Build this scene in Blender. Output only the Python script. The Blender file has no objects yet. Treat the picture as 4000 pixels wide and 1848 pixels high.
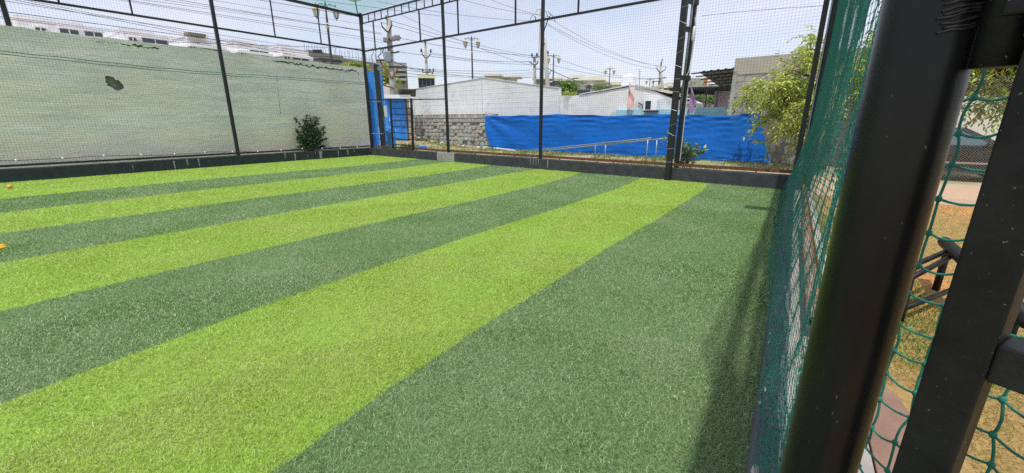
import bpy, math, random
import numpy as np
from mathutils import Vector, Matrix, noise

random.seed(7); rng = np.random.default_rng(7)
scene = bpy.context.scene
COL = scene.collection

# ------------------------------------------------------------------ camera, sky, sun, exposure
W, H, F = 4000.0, 1848.0, 1600.0
PITCH = math.atan(450.0 / F)
YAW = math.atan(1110.0 / (F / math.cos(PITCH)))
EYE = Vector((0, 0, 1.6))
cd = bpy.data.cameras.new('camera'); cam = bpy.data.objects.new('camera', cd); COL.objects.link(cam)
cam.location = EYE; cam.rotation_euler = (math.pi / 2 - PITCH, 0, YAW)
cd.sensor_width = 36; cd.lens = 36 * F / W; cd.clip_start = 0.02; cd.clip_end = 2000
scene.camera = cam

_sv = Vector((0.072, -0.36, 1.0)).normalized()              # high sun, behind the camera and a touch to the right
SUN_EL, SUN_AZ = math.asin(_sv.z), math.atan2(_sv.x, _sv.y)
world = bpy.data.worlds.new('World'); scene.world = world; world.use_nodes = True
nt = world.node_tree; nt.nodes.clear()
out = nt.nodes.new('ShaderNodeOutputWorld'); bg = nt.nodes.new('ShaderNodeBackground')
sky = nt.nodes.new('ShaderNodeTexSky'); sky.sky_type = 'NISHITA'; sky.sun_disc = False
sky.sun_elevation = SUN_EL; sky.sun_rotation = SUN_AZ
sky.air_density = 1.0; sky.dust_density = 2.2; sky.ozone_density = 1.6; sky.altitude = 500
tc = nt.nodes.new('ShaderNodeTexCoord'); nz = nt.nodes.new('ShaderNodeTexNoise')
mp = nt.nodes.new('ShaderNodeMapping'); mp.inputs['Scale'].default_value = (1.3, 1.3, 4.2)
nz.inputs['Scale'].default_value = 1.7; nz.inputs['Detail'].default_value = 5; nz.inputs['Roughness'].default_value = 0.55
rp = nt.nodes.new('ShaderNodeValToRGB'); rp.color_ramp.elements[0].position = 0.42; rp.color_ramp.elements[1].position = 0.72
rp.color_ramp.elements[0].color = (0.52, 0.52, 0.52, 1); rp.color_ramp.elements[1].color = (0.86, 0.86, 0.86, 1)
mx = nt.nodes.new('ShaderNodeMix'); mx.data_type = 'RGBA'
mx.inputs['B'].default_value = (4.95, 4.95, 5.5, 1)           # thin bright haze cloud
nt.links.new(tc.outputs['Generated'], mp.inputs['Vector']); nt.links.new(mp.outputs['Vector'], nz.inputs['Vector'])
nt.links.new(nz.outputs['Fac'], rp.inputs['Fac']); nt.links.new(rp.outputs['Color'], mx.inputs['Factor'])
nt.links.new(sky.outputs['Color'], mx.inputs['A']); nt.links.new(mx.outputs['Result'], bg.inputs['Color'])
bg.inputs['Strength'].default_value = 0.13
nt.links.new(bg.outputs['Background'], out.inputs['Surface'])

sd = bpy.data.lights.new('sun', 'SUN'); sun = bpy.data.objects.new('sun', sd); COL.objects.link(sun)
sd.energy = 2.5; sd.angle = math.radians(0.6); sd.color = (1.0, 0.96, 0.89)
sdir = Vector((math.cos(SUN_EL) * math.sin(SUN_AZ), math.cos(SUN_EL) * math.cos(SUN_AZ), math.sin(SUN_EL)))
sun.rotation_euler = sdir.to_track_quat('Z', 'Y').to_euler(); sun.location = (0, 0, 30)

vs = scene.view_settings
vs.view_transform = 'Standard'; vs.look = 'None'; vs.gamma = 1; vs.use_curve_mapping = False; vs.exposure = 0.58
scene.cycles.use_denoising = False; scene.cycles.max_bounces = 6; scene.cycles.transparent_max_bounces = 8

# ------------------------------------------------------------------ pixel helpers (photograph pixels -> places in the world)
_f = Vector((-math.sin(YAW) * math.cos(PITCH), math.cos(YAW) * math.cos(PITCH), -math.sin(PITCH)))
_r = Vector((math.cos(YAW), math.sin(YAW), 0)); _u = _r.cross(_f)
def ray(x, y): return (_f * F + _r * (x - W / 2) - _u * (y - H / 2)).normalized()
def G(x, y, z=0.0):
    d = ray(x, y); return EYE + d * ((z - EYE.z) / d.z)
def D(x, y, dist):
    d = ray(x, y); return EYE + d * (dist / math.hypot(d.x, d.y))
def ON(x, y, p0, n):
    d = ray(x, y); return EYE + d * ((Vector(p0) - EYE).dot(n) / d.dot(n))
def back_y(x): return 11.92 - 0.076 * x
def left_x(y): return -17.68 + 0.0394 * y
NB = Vector((0.076, 1, 0)).normalized(); UB = Vector((1, -0.076, 0)).normalized()
NL = Vector((1, -0.0394, 0)).normalized(); UL = Vector((0.0394, 1, 0)).normalized()
P_T = Vector((-15.2, 20.65, 0)); UT = Vector((14.6, -1.21, 0)).normalized(); NT = Vector((1.21, 14.6, 0)).normalized()
def BK(x, y, off=0.1): return ON(x, y, Vector((0, 11.92, 0)) + NB * off, NB)
def LF(x, y, off=0.1): return ON(x, y, Vector((-17.68, 0, 0)) - NL * off, NL)
def TP(x, y, off=0.0): return ON(x, y, P_T + NT * off, NT)
Z = Vector((0, 0, 1))

# ------------------------------------------------------------------ materials
def lin(c): return c / 12.92 if c <= 0.04045 else ((c + 0.055) / 1.055) ** 2.4
def rgb(r, g, b, k=1.0): return tuple(lin(v / 255.0) * k for v in (r, g, b)) + (1,)
MATS = {}
def mat(name, col, col2=None, scale=6.0, rough=0.7, metal=0.0, bump=0.0, bscale=None, stretch=(1, 1, 1), detail=6,
        lo=0.35, hi=0.65, col3=None, scale3=1.5, lo3=0.55, hi3=0.7, spec=0.5, trans=None, alpha=None, coat=0.0):
    if name in MATS: return MATS[name]
    m = bpy.data.materials.new(name); m.use_nodes = True
    t = m.node_tree; b = t.nodes['Principled BSDF']; L = t.links
    b.inputs['Roughness'].default_value = rough; b.inputs['Metallic'].default_value = metal
    b.inputs['Specular IOR Level'].default_value = spec; b.inputs['Coat Weight'].default_value = coat
    tcn = t.nodes.new('ShaderNodeTexCoord'); mpn = t.nodes.new('ShaderNodeMapping'); mpn.inputs['Scale'].default_value = stretch
    L.new(tcn.outputs['Object'], mpn.inputs['Vector'])
    def nz(s, d=detail):
        n = t.nodes.new('ShaderNodeTexNoise'); n.inputs['Scale'].default_value = s; n.inputs['Detail'].default_value = d
        n.inputs['Roughness'].default_value = 0.6; L.new(mpn.outputs['Vector'], n.inputs['Vector']); return n
    cur = None
    if col2 is None: b.inputs['Base Color'].default_value = col
    else:
        n = nz(scale); r = t.nodes.new('ShaderNodeValToRGB')
        r.color_ramp.elements[0].position = lo; r.color_ramp.elements[1].position = hi
        r.color_ramp.elements[0].color = col; r.color_ramp.elements[1].color = col2
        L.new(n.outputs['Fac'], r.inputs['Fac']); cur = r.outputs['Color']
        if col3:
            n3 = nz(scale3); r3 = t.nodes.new('ShaderNodeMapRange'); r3.inputs['From Min'].default_value = lo3; r3.inputs['From Max'].default_value = hi3
            L.new(n3.outputs['Fac'], r3.inputs['Value']); mi = t.nodes.new('ShaderNodeMix'); mi.data_type = 'RGBA'
            L.new(r3.outputs['Result'], mi.inputs['Factor']); L.new(cur, mi.inputs['A']); mi.inputs['B'].default_value = col3; cur = mi.outputs['Result']
        L.new(cur, b.inputs['Base Color'])
    if bump:
        nb = nz(bscale or scale * 3, 8); bu = t.nodes.new('ShaderNodeBump'); bu.inputs['Strength'].default_value = min(1, bump); bu.inputs['Distance'].default_value = 0.02 * max(1, bump)
        L.new(nb.outputs['Fac'], bu.inputs['Height']); L.new(bu.outputs['Normal'], b.inputs['Normal'])
    if trans:
        tr = t.nodes.new('ShaderNodeBsdfTranslucent'); ms = t.nodes.new('ShaderNodeMixShader'); ms.inputs['Fac'].default_value = trans
        if cur: L.new(cur, tr.inputs['Color'])
        else: tr.inputs['Color'].default_value = col
        L.new(b.outputs['BSDF'], ms.inputs[1]); L.new(tr.outputs['BSDF'], ms.inputs[2]); L.new(ms.outputs['Shader'], t.nodes['Material Output'].inputs['Surface'])
    if alpha is not None: b.inputs['Alpha'].default_value = alpha
    MATS[name] = m; return m
def attr_mat(name, stops, rough=0.5, trans=0.25, spec=0.3, attr='rnd', patch=None):
    """leaf / blade material: colour from a per-blade random attribute"""
    m = bpy.data.materials.new(name); m.use_nodes = True; t = m.node_tree; b = t.nodes['Principled BSDF']; L = t.links
    a = t.nodes.new('ShaderNodeAttribute'); a.attribute_name = attr; r = t.nodes.new('ShaderNodeValToRGB')
    while len(r.color_ramp.elements) < len(stops): r.color_ramp.elements.new(0.5)
    for e, (p, c) in zip(r.color_ramp.elements, stops): e.position = p; e.color = c
    L.new(a.outputs['Fac'], r.inputs['Fac']); cur = r.outputs['Color']
    if patch:
        tcn = t.nodes.new('ShaderNodeTexCoord'); n = t.nodes.new('ShaderNodeTexNoise'); n.inputs['Scale'].default_value = patch[0]; n.inputs['Detail'].default_value = 4
        L.new(tcn.outputs['Object'], n.inputs['Vector']); r3 = t.nodes.new('ShaderNodeMapRange'); r3.inputs['From Min'].default_value = 0.38; r3.inputs['From Max'].default_value = 0.68; r3.inputs['To Max'].default_value = patch[2]
        L.new(n.outputs['Fac'], r3.inputs['Value']); mi = t.nodes.new('ShaderNodeMix'); mi.data_type = 'RGBA'
        L.new(r3.outputs['Result'], mi.inputs['Factor']); L.new(cur, mi.inputs['A']); mi.inputs['B'].default_value = patch[1]; cur = mi.outputs['Result']
    L.new(cur, b.inputs['Base Color']); b.inputs['Roughness'].default_value = rough; b.inputs['Specular IOR Level'].default_value = spec
    tr = t.nodes.new('ShaderNodeBsdfTranslucent'); ms = t.nodes.new('ShaderNodeMixShader'); ms.inputs['Fac'].default_value = trans
    L.new(cur, tr.inputs['Color']); L.new(b.outputs['BSDF'], ms.inputs[1]); L.new(tr.outputs['BSDF'], ms.inputs[2]); L.new(ms.outputs['Shader'], t.nodes['Material Output'].inputs['Surface'])
    return m

M = dict(
    black=mat('black_paint', rgb(20, 20, 22), rgb(33, 33, 36), 9, rough=0.45, bump=0.1, bscale=40),
    black_old=mat('worn_black_paint', rgb(14, 15, 15), rgb(36, 37, 37), 10, rough=0.5, spec=.25, bump=0.12, bscale=70, col3=rgb(120, 118, 114), scale3=150, lo3=0.675, hi3=0.71),
    kerb=mat('black_limewash', rgb(50, 52, 57), rgb(66, 68, 73), 5, rough=0.85, bump=0.3, bscale=30, col3=rgb(96, 98, 100), scale3=3.5, lo3=0.62, hi3=0.8),
    kerb_left=mat('dark_teal_limewash', rgb(32, 42, 46), rgb(48, 56, 62), 5, rough=0.85, bump=0.3, bscale=30),
    bare=mat('bare_concrete', rgb(142, 142, 138), rgb(168, 166, 160), 8, rough=0.9, bump=0.4, bscale=40, col3=rgb(105, 104, 100), scale3=9, lo3=0.6, hi3=0.7),
    drip=mat('lime_drip', rgb(150, 154, 158), rgb(120, 126, 130), 30, rough=0.9),
    rust=mat('rusty_steel', rgb(96, 58, 36), rgb(140, 92, 58), 14, rough=0.8, bump=0.2, col3=rgb(60, 38, 28), scale3=6),
    rust_yellow=mat('rusty_yellow_steel', rgb(190, 128, 34), rgb(150, 92, 40), 12, rough=0.7, col3=rgb(80, 55, 35), scale3=30),
    galv=mat('galvanised_pipe', rgb(130, 142, 150), rgb(160, 170, 176), 12, rough=0.45, metal=0.5),
    white=mat('white_sheet', rgb(214, 218, 220), rgb(226, 229, 230), 1.2, rough=0.6, col3=rgb(196, 200, 200), scale3=0.8),
    offwhite=mat('offwhite_plaster', rgb(218, 218, 218), rgb(232, 232, 230), 2, rough=0.8, bump=0.1, col3=rgb(186, 184, 180), scale3=1.1),
    bright=mat('bright_coping', rgb(238, 236, 226), rgb(228, 226, 216), 5, rough=0.7),
    apt=mat('apartment_white', rgb(228, 226, 226), rgb(216, 212, 214), 0.6, rough=0.8),
    apt2=mat('apartment_band', rgb(243, 243, 246), None, rough=0.7),
    cream=mat('cream_plaster', rgb(206, 204, 188), rgb(190, 188, 172), 0.5, rough=0.85),
    greybld=mat('raw_grey_concrete', rgb(120, 116, 110), rgb(142, 137, 128), 0.7, rough=0.95, col3=rgb(150, 122, 104), scale3=0.25, lo3=0.6, hi3=0.65),
    dark=mat('dark_opening', rgb(42, 44, 50), None, rough=0.3),
    glass=mat('dark_glass', rgb(38, 48, 62), None, rough=0.08, spec=0.8),
    tarp=mat('blue_tarpaulin', rgb(0, 104, 204), rgb(6, 114, 214), 1.1, rough=0.5, bump=0.18, bscale=9, stretch=(1, 1, 5), spec=0.35, trans=0.18),
    bluesheet=mat('blue_metal_sheet', rgb(52, 148, 240), rgb(66, 160, 246), 3, rough=0.5, col3=rgb(22, 90, 172), scale3=5, stretch=(1, 1, 0.3)),
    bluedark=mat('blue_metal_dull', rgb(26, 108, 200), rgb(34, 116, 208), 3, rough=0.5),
    peel=mat('peeled_white', rgb(170, 195, 225), None, rough=0.7),
    stone=mat('grey_stone', rgb(146, 145, 141), rgb(176, 174, 169), 5, rough=0.95, bump=0.6, bscale=14),
    stone2=mat('pale_stone', rgb(178, 175, 168), rgb(200, 196, 187), 6, rough=0.95, bump=0.6, bscale=14, col3=rgb(120, 118, 112), scale3=9),
    stone3=mat('buff_stone', rgb(186, 178, 158), rgb(168, 160, 142), 6, rough=0.95, bump=0.6, bscale=14),
    stone4=mat('greenish_stone', rgb(168, 180, 172), rgb(152, 164, 157), 6, rough=0.95, bump=0.6, bscale=14),
    mortar=mat('grey_mortar', rgb(120, 117, 111), rgb(138, 134, 127), 5, rough=1, bump=0.7, bscale=12),
    redrock=mat('reddish_rubble', rgb(176, 146, 124), rgb(150, 122, 104), 5, rough=0.95, bump=0.5, bscale=12),
    blockwall=mat('raw_block_wall', rgb(154, 151, 145), rgb(178, 175, 168), 3.2, rough=0.95, bump=0.8, bscale=8, col3=rgb(138, 136, 130), scale3=0.9),
    pole=mat('concrete_pole', rgb(176, 174, 166), rgb(160, 158, 150), 6, rough=0.9),
    wire=mat('black_cable', rgb(58, 60, 66), None, rough=0.5),
    iron=mat('dark_iron', rgb(46, 46, 50), None, rough=0.55),
    gold=mat('gold_paint', rgb(178, 156, 96), rgb(196, 176, 118), 10, rough=0.4),
    lampglass=mat('lantern_glass', rgb(214, 216, 214), None, rough=0.25),
    tank=mat('white_plastic', rgb(240, 242, 246), None, rough=0.4),
    bark=mat('grey_brown_bark', rgb(108, 96, 82), rgb(84, 74, 62), 14, rough=0.9, bump=0.4),
    steelgrey=mat('grey_corrugated_steel', rgb(168, 166, 156), rgb(150, 148, 140), 2, rough=0.5, metal=0.2),
    pink=mat('pink_cloth', rgb(244, 190, 184), rgb(248, 206, 200), 4, rough=0.7, trans=0.35),
    purple=mat('purple_cloth', rgb(168, 128, 178), rgb(184, 148, 190), 4, rough=0.7, trans=0.3),
    teal=mat('teal_twine', rgb(18, 122, 104), rgb(10, 96, 84), 40, rough=0.6),
    darknet=mat('dark_net_twine', rgb(44, 66, 62), None, rough=0.7),
    greynet=mat('blue_grey_net_twine', rgb(62, 72, 84), None, rough=0.7),
    roofnet=mat('roof_net_twine', rgb(96, 206, 200), None, rough=0.6, trans=0.4),
    steelwire=mat('chain_link_wire', rgb(206, 204, 196), None, rough=0.5),
    carpaint=mat('dark_car_paint', rgb(20, 23, 30), None, rough=0.2, coat=0.3, spec=0.5),
    tyre=mat('tyre_rubber', rgb(24, 24, 25), None, rough=0.9),
    chrome=mat('alloy', rgb(170, 172, 176), None, rough=0.25, metal=0.9),
    orange=mat('orange_rubber', rgb(232, 130, 50), rgb(236, 190, 90), 30, rough=0.5),
    yellow=mat('yellow_plastic', rgb(236, 176, 20), None, rough=0.45),
    scrap=mat('white_scrap', rgb(196, 186, 150), None, rough=0.8),
    turq=mat('turquoise_paint', rgb(150, 200, 212), rgb(170, 212, 220), 4, rough=0.7),
    redslab=mat('red_brown_slab', rgb(122, 94, 80), rgb(140, 110, 95), 5, rough=0.85, bump=0.15, col3=rgb(134, 104, 92), scale3=2),
    pathm=mat('pale_path', rgb(146, 143, 138), rgb(164, 160, 154), 4, rough=0.9, bump=0.2, col3=rgb(150, 146, 140), scale3=2.2),
    paver=mat('paver_strip', rgb(190, 160, 132), rgb(170, 142, 116), 7, rough=0.9, bump=0.2, stretch=(1, 3, 1)),
    clay=mat('terracotta', rgb(168, 104, 66), None, rough=0.8),
    floodg=mat('green_lamp_housing', rgb(52, 132, 108), None, rough=0.5),
    soil=mat('dark_pile_backing', rgb(40, 62, 30), None, rough=1),
)

# ------------------------------------------------------------------ mesh building
def wloc(o):
    v = Vector((0, 0, 0))
    while o is not None: v = v + o.location; o = o.parent
    return v
class MB:
    def __init__(s): s.v = []; s.f = []
    def add(s, vs, fs):
        k = len(s.v); s.v += [Vector(p) for p in vs]; s.f += [tuple(i + k for i in f) for f in fs]; return s
    def box(s, c, size, ux=Vector((1, 0, 0)), uy=None, uz=Z):
        c = Vector(c); ux = Vector(ux); uz = Vector(uz)
        uy = Vector(uy) if uy is not None else uz.cross(ux)
        a, b, d = ux * size[0] / 2, uy * size[1] / 2, uz * size[2] / 2
        P = [c + a * i + b * j + d * k for k in (-1, 1) for j in (-1, 1) for i in (-1, 1)]
        return s.add(P, [(0, 2, 3, 1), (4, 5, 7, 6), (0, 1, 5, 4), (2, 6, 7, 3), (0, 4, 6, 2), (1, 3, 7, 5)])
    def span(s, a, b, w, h, side=None):
        """box beam from a to b; w across (side), h in the other direction"""
        a = Vector(a); b = Vector(b); d = (b - a); L = d.length; d.normalize()
        if side is None: side = d.cross(Z) if abs(d.z) < 0.95 else Vector((1, 0, 0))
        side = Vector(side); side = (side - d * side.dot(d)).normalized(); up = d.cross(side)
        return s.box((a + b) / 2, (L, w, h), d, side, up)
    def tube(s, pts, r, n=8, cap=True):
        pts = [Vector(p) for p in pts]; rs = r if isinstance(r, (list, tuple)) else [r] * len(pts)
        k = len(s.v); prev = None
        for i, p in enumerate(pts):
            d = (pts[min(i + 1, len(pts) - 1)] - pts[max(i - 1, 0)]).normalized()
            if prev is None: side = d.cross(Z) if abs(d.z) < 0.9 else d.cross(Vector((0, 1, 0)))
            else: side = prev
            side = (side - d * side.dot(d)).normalized(); prev = side; up = d.cross(side)
            for j in range(n):
                a = 2 * math.pi * j / n; s.v.append(p + (side * math.cos(a) + up * math.sin(a)) * rs[i])
        for i in range(len(pts) - 1):
            for j in range(n):
                a = k + i * n + j; b = k + i * n + (j + 1) % n; s.f.append((a, b, b + n, a + n))
        if cap:
            s.f.append(tuple(k + j for j in reversed(range(n)))); e = k + (len(pts) - 1) * n; s.f.append(tuple(e + j for j in range(n)))
        return s
    def lathe(s, c, prof, n=12, rot=0.0):
        c = Vector(c); k = len(s.v)
        for r, z in prof:
            for j in range(n):
                a = 2 * math.pi * j / n + rot; s.v.append(c + Vector((r * math.cos(a), r * math.sin(a), z)))
        for i in range(len(prof) - 1):
            for j in range(n):
                a = k + i * n + j; b = k + i * n + (j + 1) % n; s.f.append((a, b, b + n, a + n))
        s.f.append(tuple(k + j for j in reversed(range(n)))); e = k + (len(prof) - 1) * n; s.f.append(tuple(e + j for j in range(n)))
        return s
    def prism(s, poly, ext):
        n = len(poly); ext = Vector(ext); P = [Vector(p) for p in poly]
        s.add(P + [p + ext for p in P], [tuple(range(n)), tuple(reversed(range(n, 2 * n)))] + [(i, i + n, (i + 1) % n + n, (i + 1) % n) for i in range(n)]); return s
    def grid(s, fn, nu, nv):
        k = len(s.v)
        for j in range(nv + 1):
            for i in range(nu + 1): s.v.append(Vector(fn(i / nu, j / nv)))
        for j in range(nv):
            for i in range(nu):
                a = k + j * (nu + 1) + i; s.f.append((a, a + 1, a + nu + 2, a + nu + 1))
        return s
    def build(s, name, m, parent=None, smooth=False, origin=None, bevel=0.0, **kw):
        if parent is not None: o0 = wloc(parent)
        else:
            if origin is None:
                xs = [p.x for p in s.v]; ys = [p.y for p in s.v]; origin = Vector(((min(xs) + max(xs)) / 2, (min(ys) + max(ys)) / 2, min(p.z for p in s.v)))
            o0 = Vector(origin)
        me = bpy.data.meshes.new(name); me.from_pydata([tuple(p - o0) for p in s.v], [], s.f); me.update()
        me.materials.append(M[m] if isinstance(m, str) else m)
        if smooth: me.polygons.foreach_set('use_smooth', [True] * len(me.polygons))
        o = bpy.data.objects.new(name, me); COL.objects.link(o)
        if parent is not None: o.parent = parent
        else: o.location = o0
        if bevel:
            b = o.modifiers.new('bevel', 'BEVEL'); b.width = bevel; b.segments = 2; b.limit_method = 'ANGLE'
        tag(o, **kw); return o
def tag(o, label=None, cat=None, group=None, kind=None):
    if label: o['label'] = label
    if cat: o['category'] = cat
    if group: o['group'] = group
    if kind: o['kind'] = kind
    return o
def thing(name, loc, label, cat, group=None):
    o = bpy.data.objects.new(name, None); o.empty_display_size = 0.2; o.location = loc; COL.objects.link(o); return tag(o, label, cat, group)
def raw_mesh(name, v, f, m, parent=None, rnd=None, smooth=False, **kw):
    """big numpy mesh: v (n,3), f (k,3 or 4)"""
    v = np.asarray(v, dtype=np.float32); f = np.asarray(f, dtype=np.int32)
    o0 = np.array(wloc(parent)) if parent is not None else np.array([0.0, 0.0, 0.0])
    me = bpy.data.meshes.new(name); me.vertices.add(len(v)); me.vertices.foreach_set('co', (v - o0).astype(np.float32).ravel())
    k = f.shape[1]; me.loops.add(f.size); me.loops.foreach_set('vertex_index', f.ravel()); me.polygons.add(len(f))
    me.polygons.foreach_set('loop_start', np.arange(0, f.size, k, dtype=np.int32)); me.update(calc_edges=True)
    if rnd is not None:
        a = me.attributes.new('rnd', 'FLOAT', 'POINT'); a.data.foreach_set('value', np.asarray(rnd, dtype=np.float32))
    me.materials.append(M[m] if isinstance(m, str) else m)
    if smooth: me.polygons.foreach_set('use_smooth', np.ones(len(f), dtype=bool))
    o = bpy.data.objects.new(name, me); COL.objects.link(o)
    if parent is not None: o.parent = parent
    return tag(o, **kw)

def blades(P, hgt, wid, lean, seed=0, simple=False):
    """grass blades: P (n,3) roots -> two-triangle bent blades"""
    r = np.random.default_rng(seed); n = len(P); az = r.uniform(0, 2 * np.pi, n); fa = r.uniform(0, 2 * np.pi, n)
    h = hgt * r.uniform(0.65, 1.15, n); l = h * lean * r.uniform(0.2, 1.2, n)
    sx, sy = np.cos(fa) * wid / 2, np.sin(fa) * wid / 2; dx, dy = np.cos(az) * l, np.sin(az) * l
    a = P + np.c_[-sx, -sy, 0 * h]; b = P + np.c_[sx, sy, 0 * h]
    if simple:
        e = P + np.c_[dx, dy, h * r.uniform(0.75, 1.0, n)]
        return np.stack([a, b, e], 1).reshape(-1, 3), np.arange(n)[:, None] * 3 + np.array([[0, 1, 2]]), np.repeat(r.uniform(0, 1, n), 3)
    c = P + np.c_[dx * .35 + sx * .8, dy * .35 + sy * .8, h * .65]; d = P + np.c_[dx * .35 - sx * .8, dy * .35 - sy * .8, h * .65]; e = P + np.c_[dx, dy, h * r.uniform(0.75, 1.0, n)]
    V = np.stack([a, b, c, d, e], 1).reshape(-1, 3); k = np.arange(n)[:, None] * 5
    Fc = np.concatenate([k + np.array([[0, 1, 2]]), k + np.array([[0, 2, 3]]), k + np.array([[3, 2, 4]])]); 
    return V, Fc, np.repeat(r.uniform(0, 1, n), 5)

def leaves(C, Dr, Ln, Wd, seed=0, fold=0.25):
    """leaf quads folded along the midrib. C roots, Dr directions, Ln lengths"""
    r = np.random.default_rng(seed); n = len(C); Dr = Dr / np.linalg.norm(Dr, axis=1, keepdims=True)
    up = r.normal(0, 0.45, (n, 3)) + np.array([0, 0, 1.0]); s = np.cross(Dr, up); s /= np.linalg.norm(s, axis=1, keepdims=True); up = np.cross(s, Dr)
    L = Ln[:, None]; Wv = Wd[:, None] / 2
    tip = C + Dr * L - up * L * 0.12; mid = C + Dr * L * 0.42
    a = mid + s * Wv + up * Wv * fold; b = mid - s * Wv + up * Wv * fold
    V = np.stack([C, a, tip, b], 1).reshape(-1, 3); k = np.arange(n)[:, None] * 4
    return V, np.concatenate([k + np.array([[0, 1, 2]]), k + np.array([[0, 2, 3]])]), np.repeat(r.uniform(0, 1, n), 4)

# ------------------------------------------------------------------ THE SETTING: ground, turf, kerbs
def gz(x, y):
    """height of the yard: rises gently towards the blue gate"""
    t = min(1, max(0, (-15.6 - x) / 8.0)) * min(1, max(0, (y - 14.5) / 4.0)); return 0.50 * t * t * (3 - 2 * t)
gm = mat('yard_earth', rgb(176, 158, 132), rgb(150, 134, 108), 1.6, rough=1, bump=0.5, bscale=9, col3=rgb(128, 142, 92), scale3=0.55, lo3=0.47, hi3=0.6)
lawnm = mat('dry_lawn_soil', rgb(150, 118, 74), rgb(172, 146, 92), 22, rough=1, bump=0.9, bscale=60, col3=rgb(206, 140, 82), scale3=0.33, lo3=0.5, hi3=0.64)
g = MB(); xs = [-900, -300, -120, -60] + [-40 + i for i in range(0, 37)] + [-3.2, -1, 0.1, 30, 120, 300, 900]; ys = [-900, -300, -60, -10, 0, 10, 13, 14.5] + [15 + 0.7 * i for i in range(1, 20)] + [32, 40, 60, 120, 300, 900]
for y in ys:
    for x in xs: g.v.append(Vector((x, y, gz(x, y) - 0.02)))
nx = len(xs)
for j in range(len(ys) - 1):
    for i in range(nx - 1):
        a = j * nx + i; g.f.append((a, a + 1, a + nx + 1, a + nx))
g.build('ground', gm, origin=(0, 0, 0), smooth=True, kind='structure')
# lawn outside the right-hand net
lw = MB(); lw.box((6.32, 3.7, -0.028), (11.6, 15.4, 0.04)); lw.build('lawn', lawnm, kind='structure')
pth = MB(); pth.box((0.358, 5.2, -0.008), (0.39, 13.4, 0.05)); pth.build('path', 'pathm', kind='structure')
pv = MB(); pv.box((7.0, 13.4, -0.02), (13.0, 3.9, 0.05)); pv.build('pavement', 'paver', kind='structure')
rs = MB(); q = [G(3425, 1500), G(3500, 1555), G(3592, 1690), Vector((0.85, 1.0, 0)), Vector((0.56, 1.0, 0)), Vector((0.56, 2.8, 0))]
rs.prism([Vector((p.x, p.y, -0.005)) for p in q], (0, 0, 0.03)); rs.build('slab', 'redslab', kind='structure', bevel=0.005)

# --- turf: strips of two greens, seams traced from the pitch
SEAMS = [
    [(1056, 1848), (1180, 1739), (1553, 1498), (1926, 1258), (2236, 1056), (2484, 892), (2572, 857), (2640, 815), (2726, 755), (2769, 721)],
    [(0, 1561), (466, 1413), (994, 1219), (1553, 1000), (2060, 857), (2256, 789), (2384, 742), (2508, 695)],
    [(0, 1208), (385, 1128), (713, 1050), (891, 1003), (1760, 800), (1952, 759), (2100, 725), (2188, 702), (2277, 672)],
    [(0, 1028), (167, 998), (543, 930), (1000, 852), (1300, 799), (1517, 759), (1766, 718), (1952, 684), (2076, 664)],
    [(0, 912), (543, 837), (1000, 775), (1300, 734), (1517, 704), (1797, 667), (1909, 646)],
    [(0, 833), (388, 788), (1000, 720), (1300, 686), (1486, 665), (1673, 644), (1735, 634)],
    [(0, 780), (505, 728), (1000, 683), (1300, 655), (1486, 638), (1610, 624)],
]
def seam_fn(px):
    P = sorted([(p.y, p.x) for p in (G(*q) for q in px)]); yy = np.array([p[0] for p in P]); xx = np.array([p[1] for p in P])
    c = np.polyfit(yy, xx, 1); res = np.interp(yy, yy, xx) - np.polyval(c, yy)
    q = np.polyfit(yy, xx, 3); lo_y, hi_y = yy[0], yy[-1]
    def fn(y):
        y = np.asarray(y, dtype=float); yc = np.clip(y, lo_y, hi_y)
        return np.polyval(q, yc) + (y - yc) * c[0] + 0.010 * np.sin(y * 1.9 + c[1] * 3) + 0.005 * np.sin(y * 5.1 + c[1]) + 0.004 * np.sin(y * 17.0)
    return fn
SF = [lambda y: np.full_like(np.asarray(y, dtype=float), 0.05)] + [seam_fn(s) for s in SEAMS] + [lambda y: np.asarray(left_x(np.asarray(y, dtype=float))) - 0.01]
Y0 = -1.2
base = MB(); base.prism([(left_x(Y0) - .02, Y0, -0.012), (0.06, Y0, -0.012), (0.06, back_y(0.06) + .01, -0.012), (left_x(13.25) - .02, back_y(-17.2) + .01, -0.012)], (0, 0, 0.006))
turf = base.build('turf', 'soil', kind='structure')
dark_st = [(0.0, rgb(58, 86, 40)), (0.3, rgb(106, 141, 76)), (0.75, rgb(146, 177, 109)), (1.0, rgb(210, 223, 178))]
lime_st = [(0.0, rgb(90, 118, 28)), (0.3, rgb(150, 180, 62)), (0.75, rgb(182, 206, 92)), (1.0, rgb(222, 232, 156))]
pile_dark = attr_mat('dark_green_pile', dark_st, rough=0.42, trans=0.22, spec=0.5, patch=(0.9, rgb(166, 184, 138), 0.75))
pile_lime = attr_mat('lime_green_pile', lime_st, rough=0.42, trans=0.25, spec=0.5, patch=(0.9, rgb(190, 202, 118), 0.7))
sh_dark = mat('dark_green_turf_backing', rgb(48, 72, 36), rgb(124, 152, 98), 70, lo=.36, hi=.64, rough=0.8, bump=0.5, bscale=120, col3=rgb(90, 120, 66), scale3=1.5, lo3=0.4, hi3=0.7)
sh_lime = mat('lime_turf_backing', rgb(84, 112, 28), rgb(162, 192, 70), 70, lo=.36, hi=.64, rough=0.8, bump=0.5, bscale=120, col3=rgb(134, 176, 56), scale3=1.5, lo3=0.4, hi3=0.7)
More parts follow.
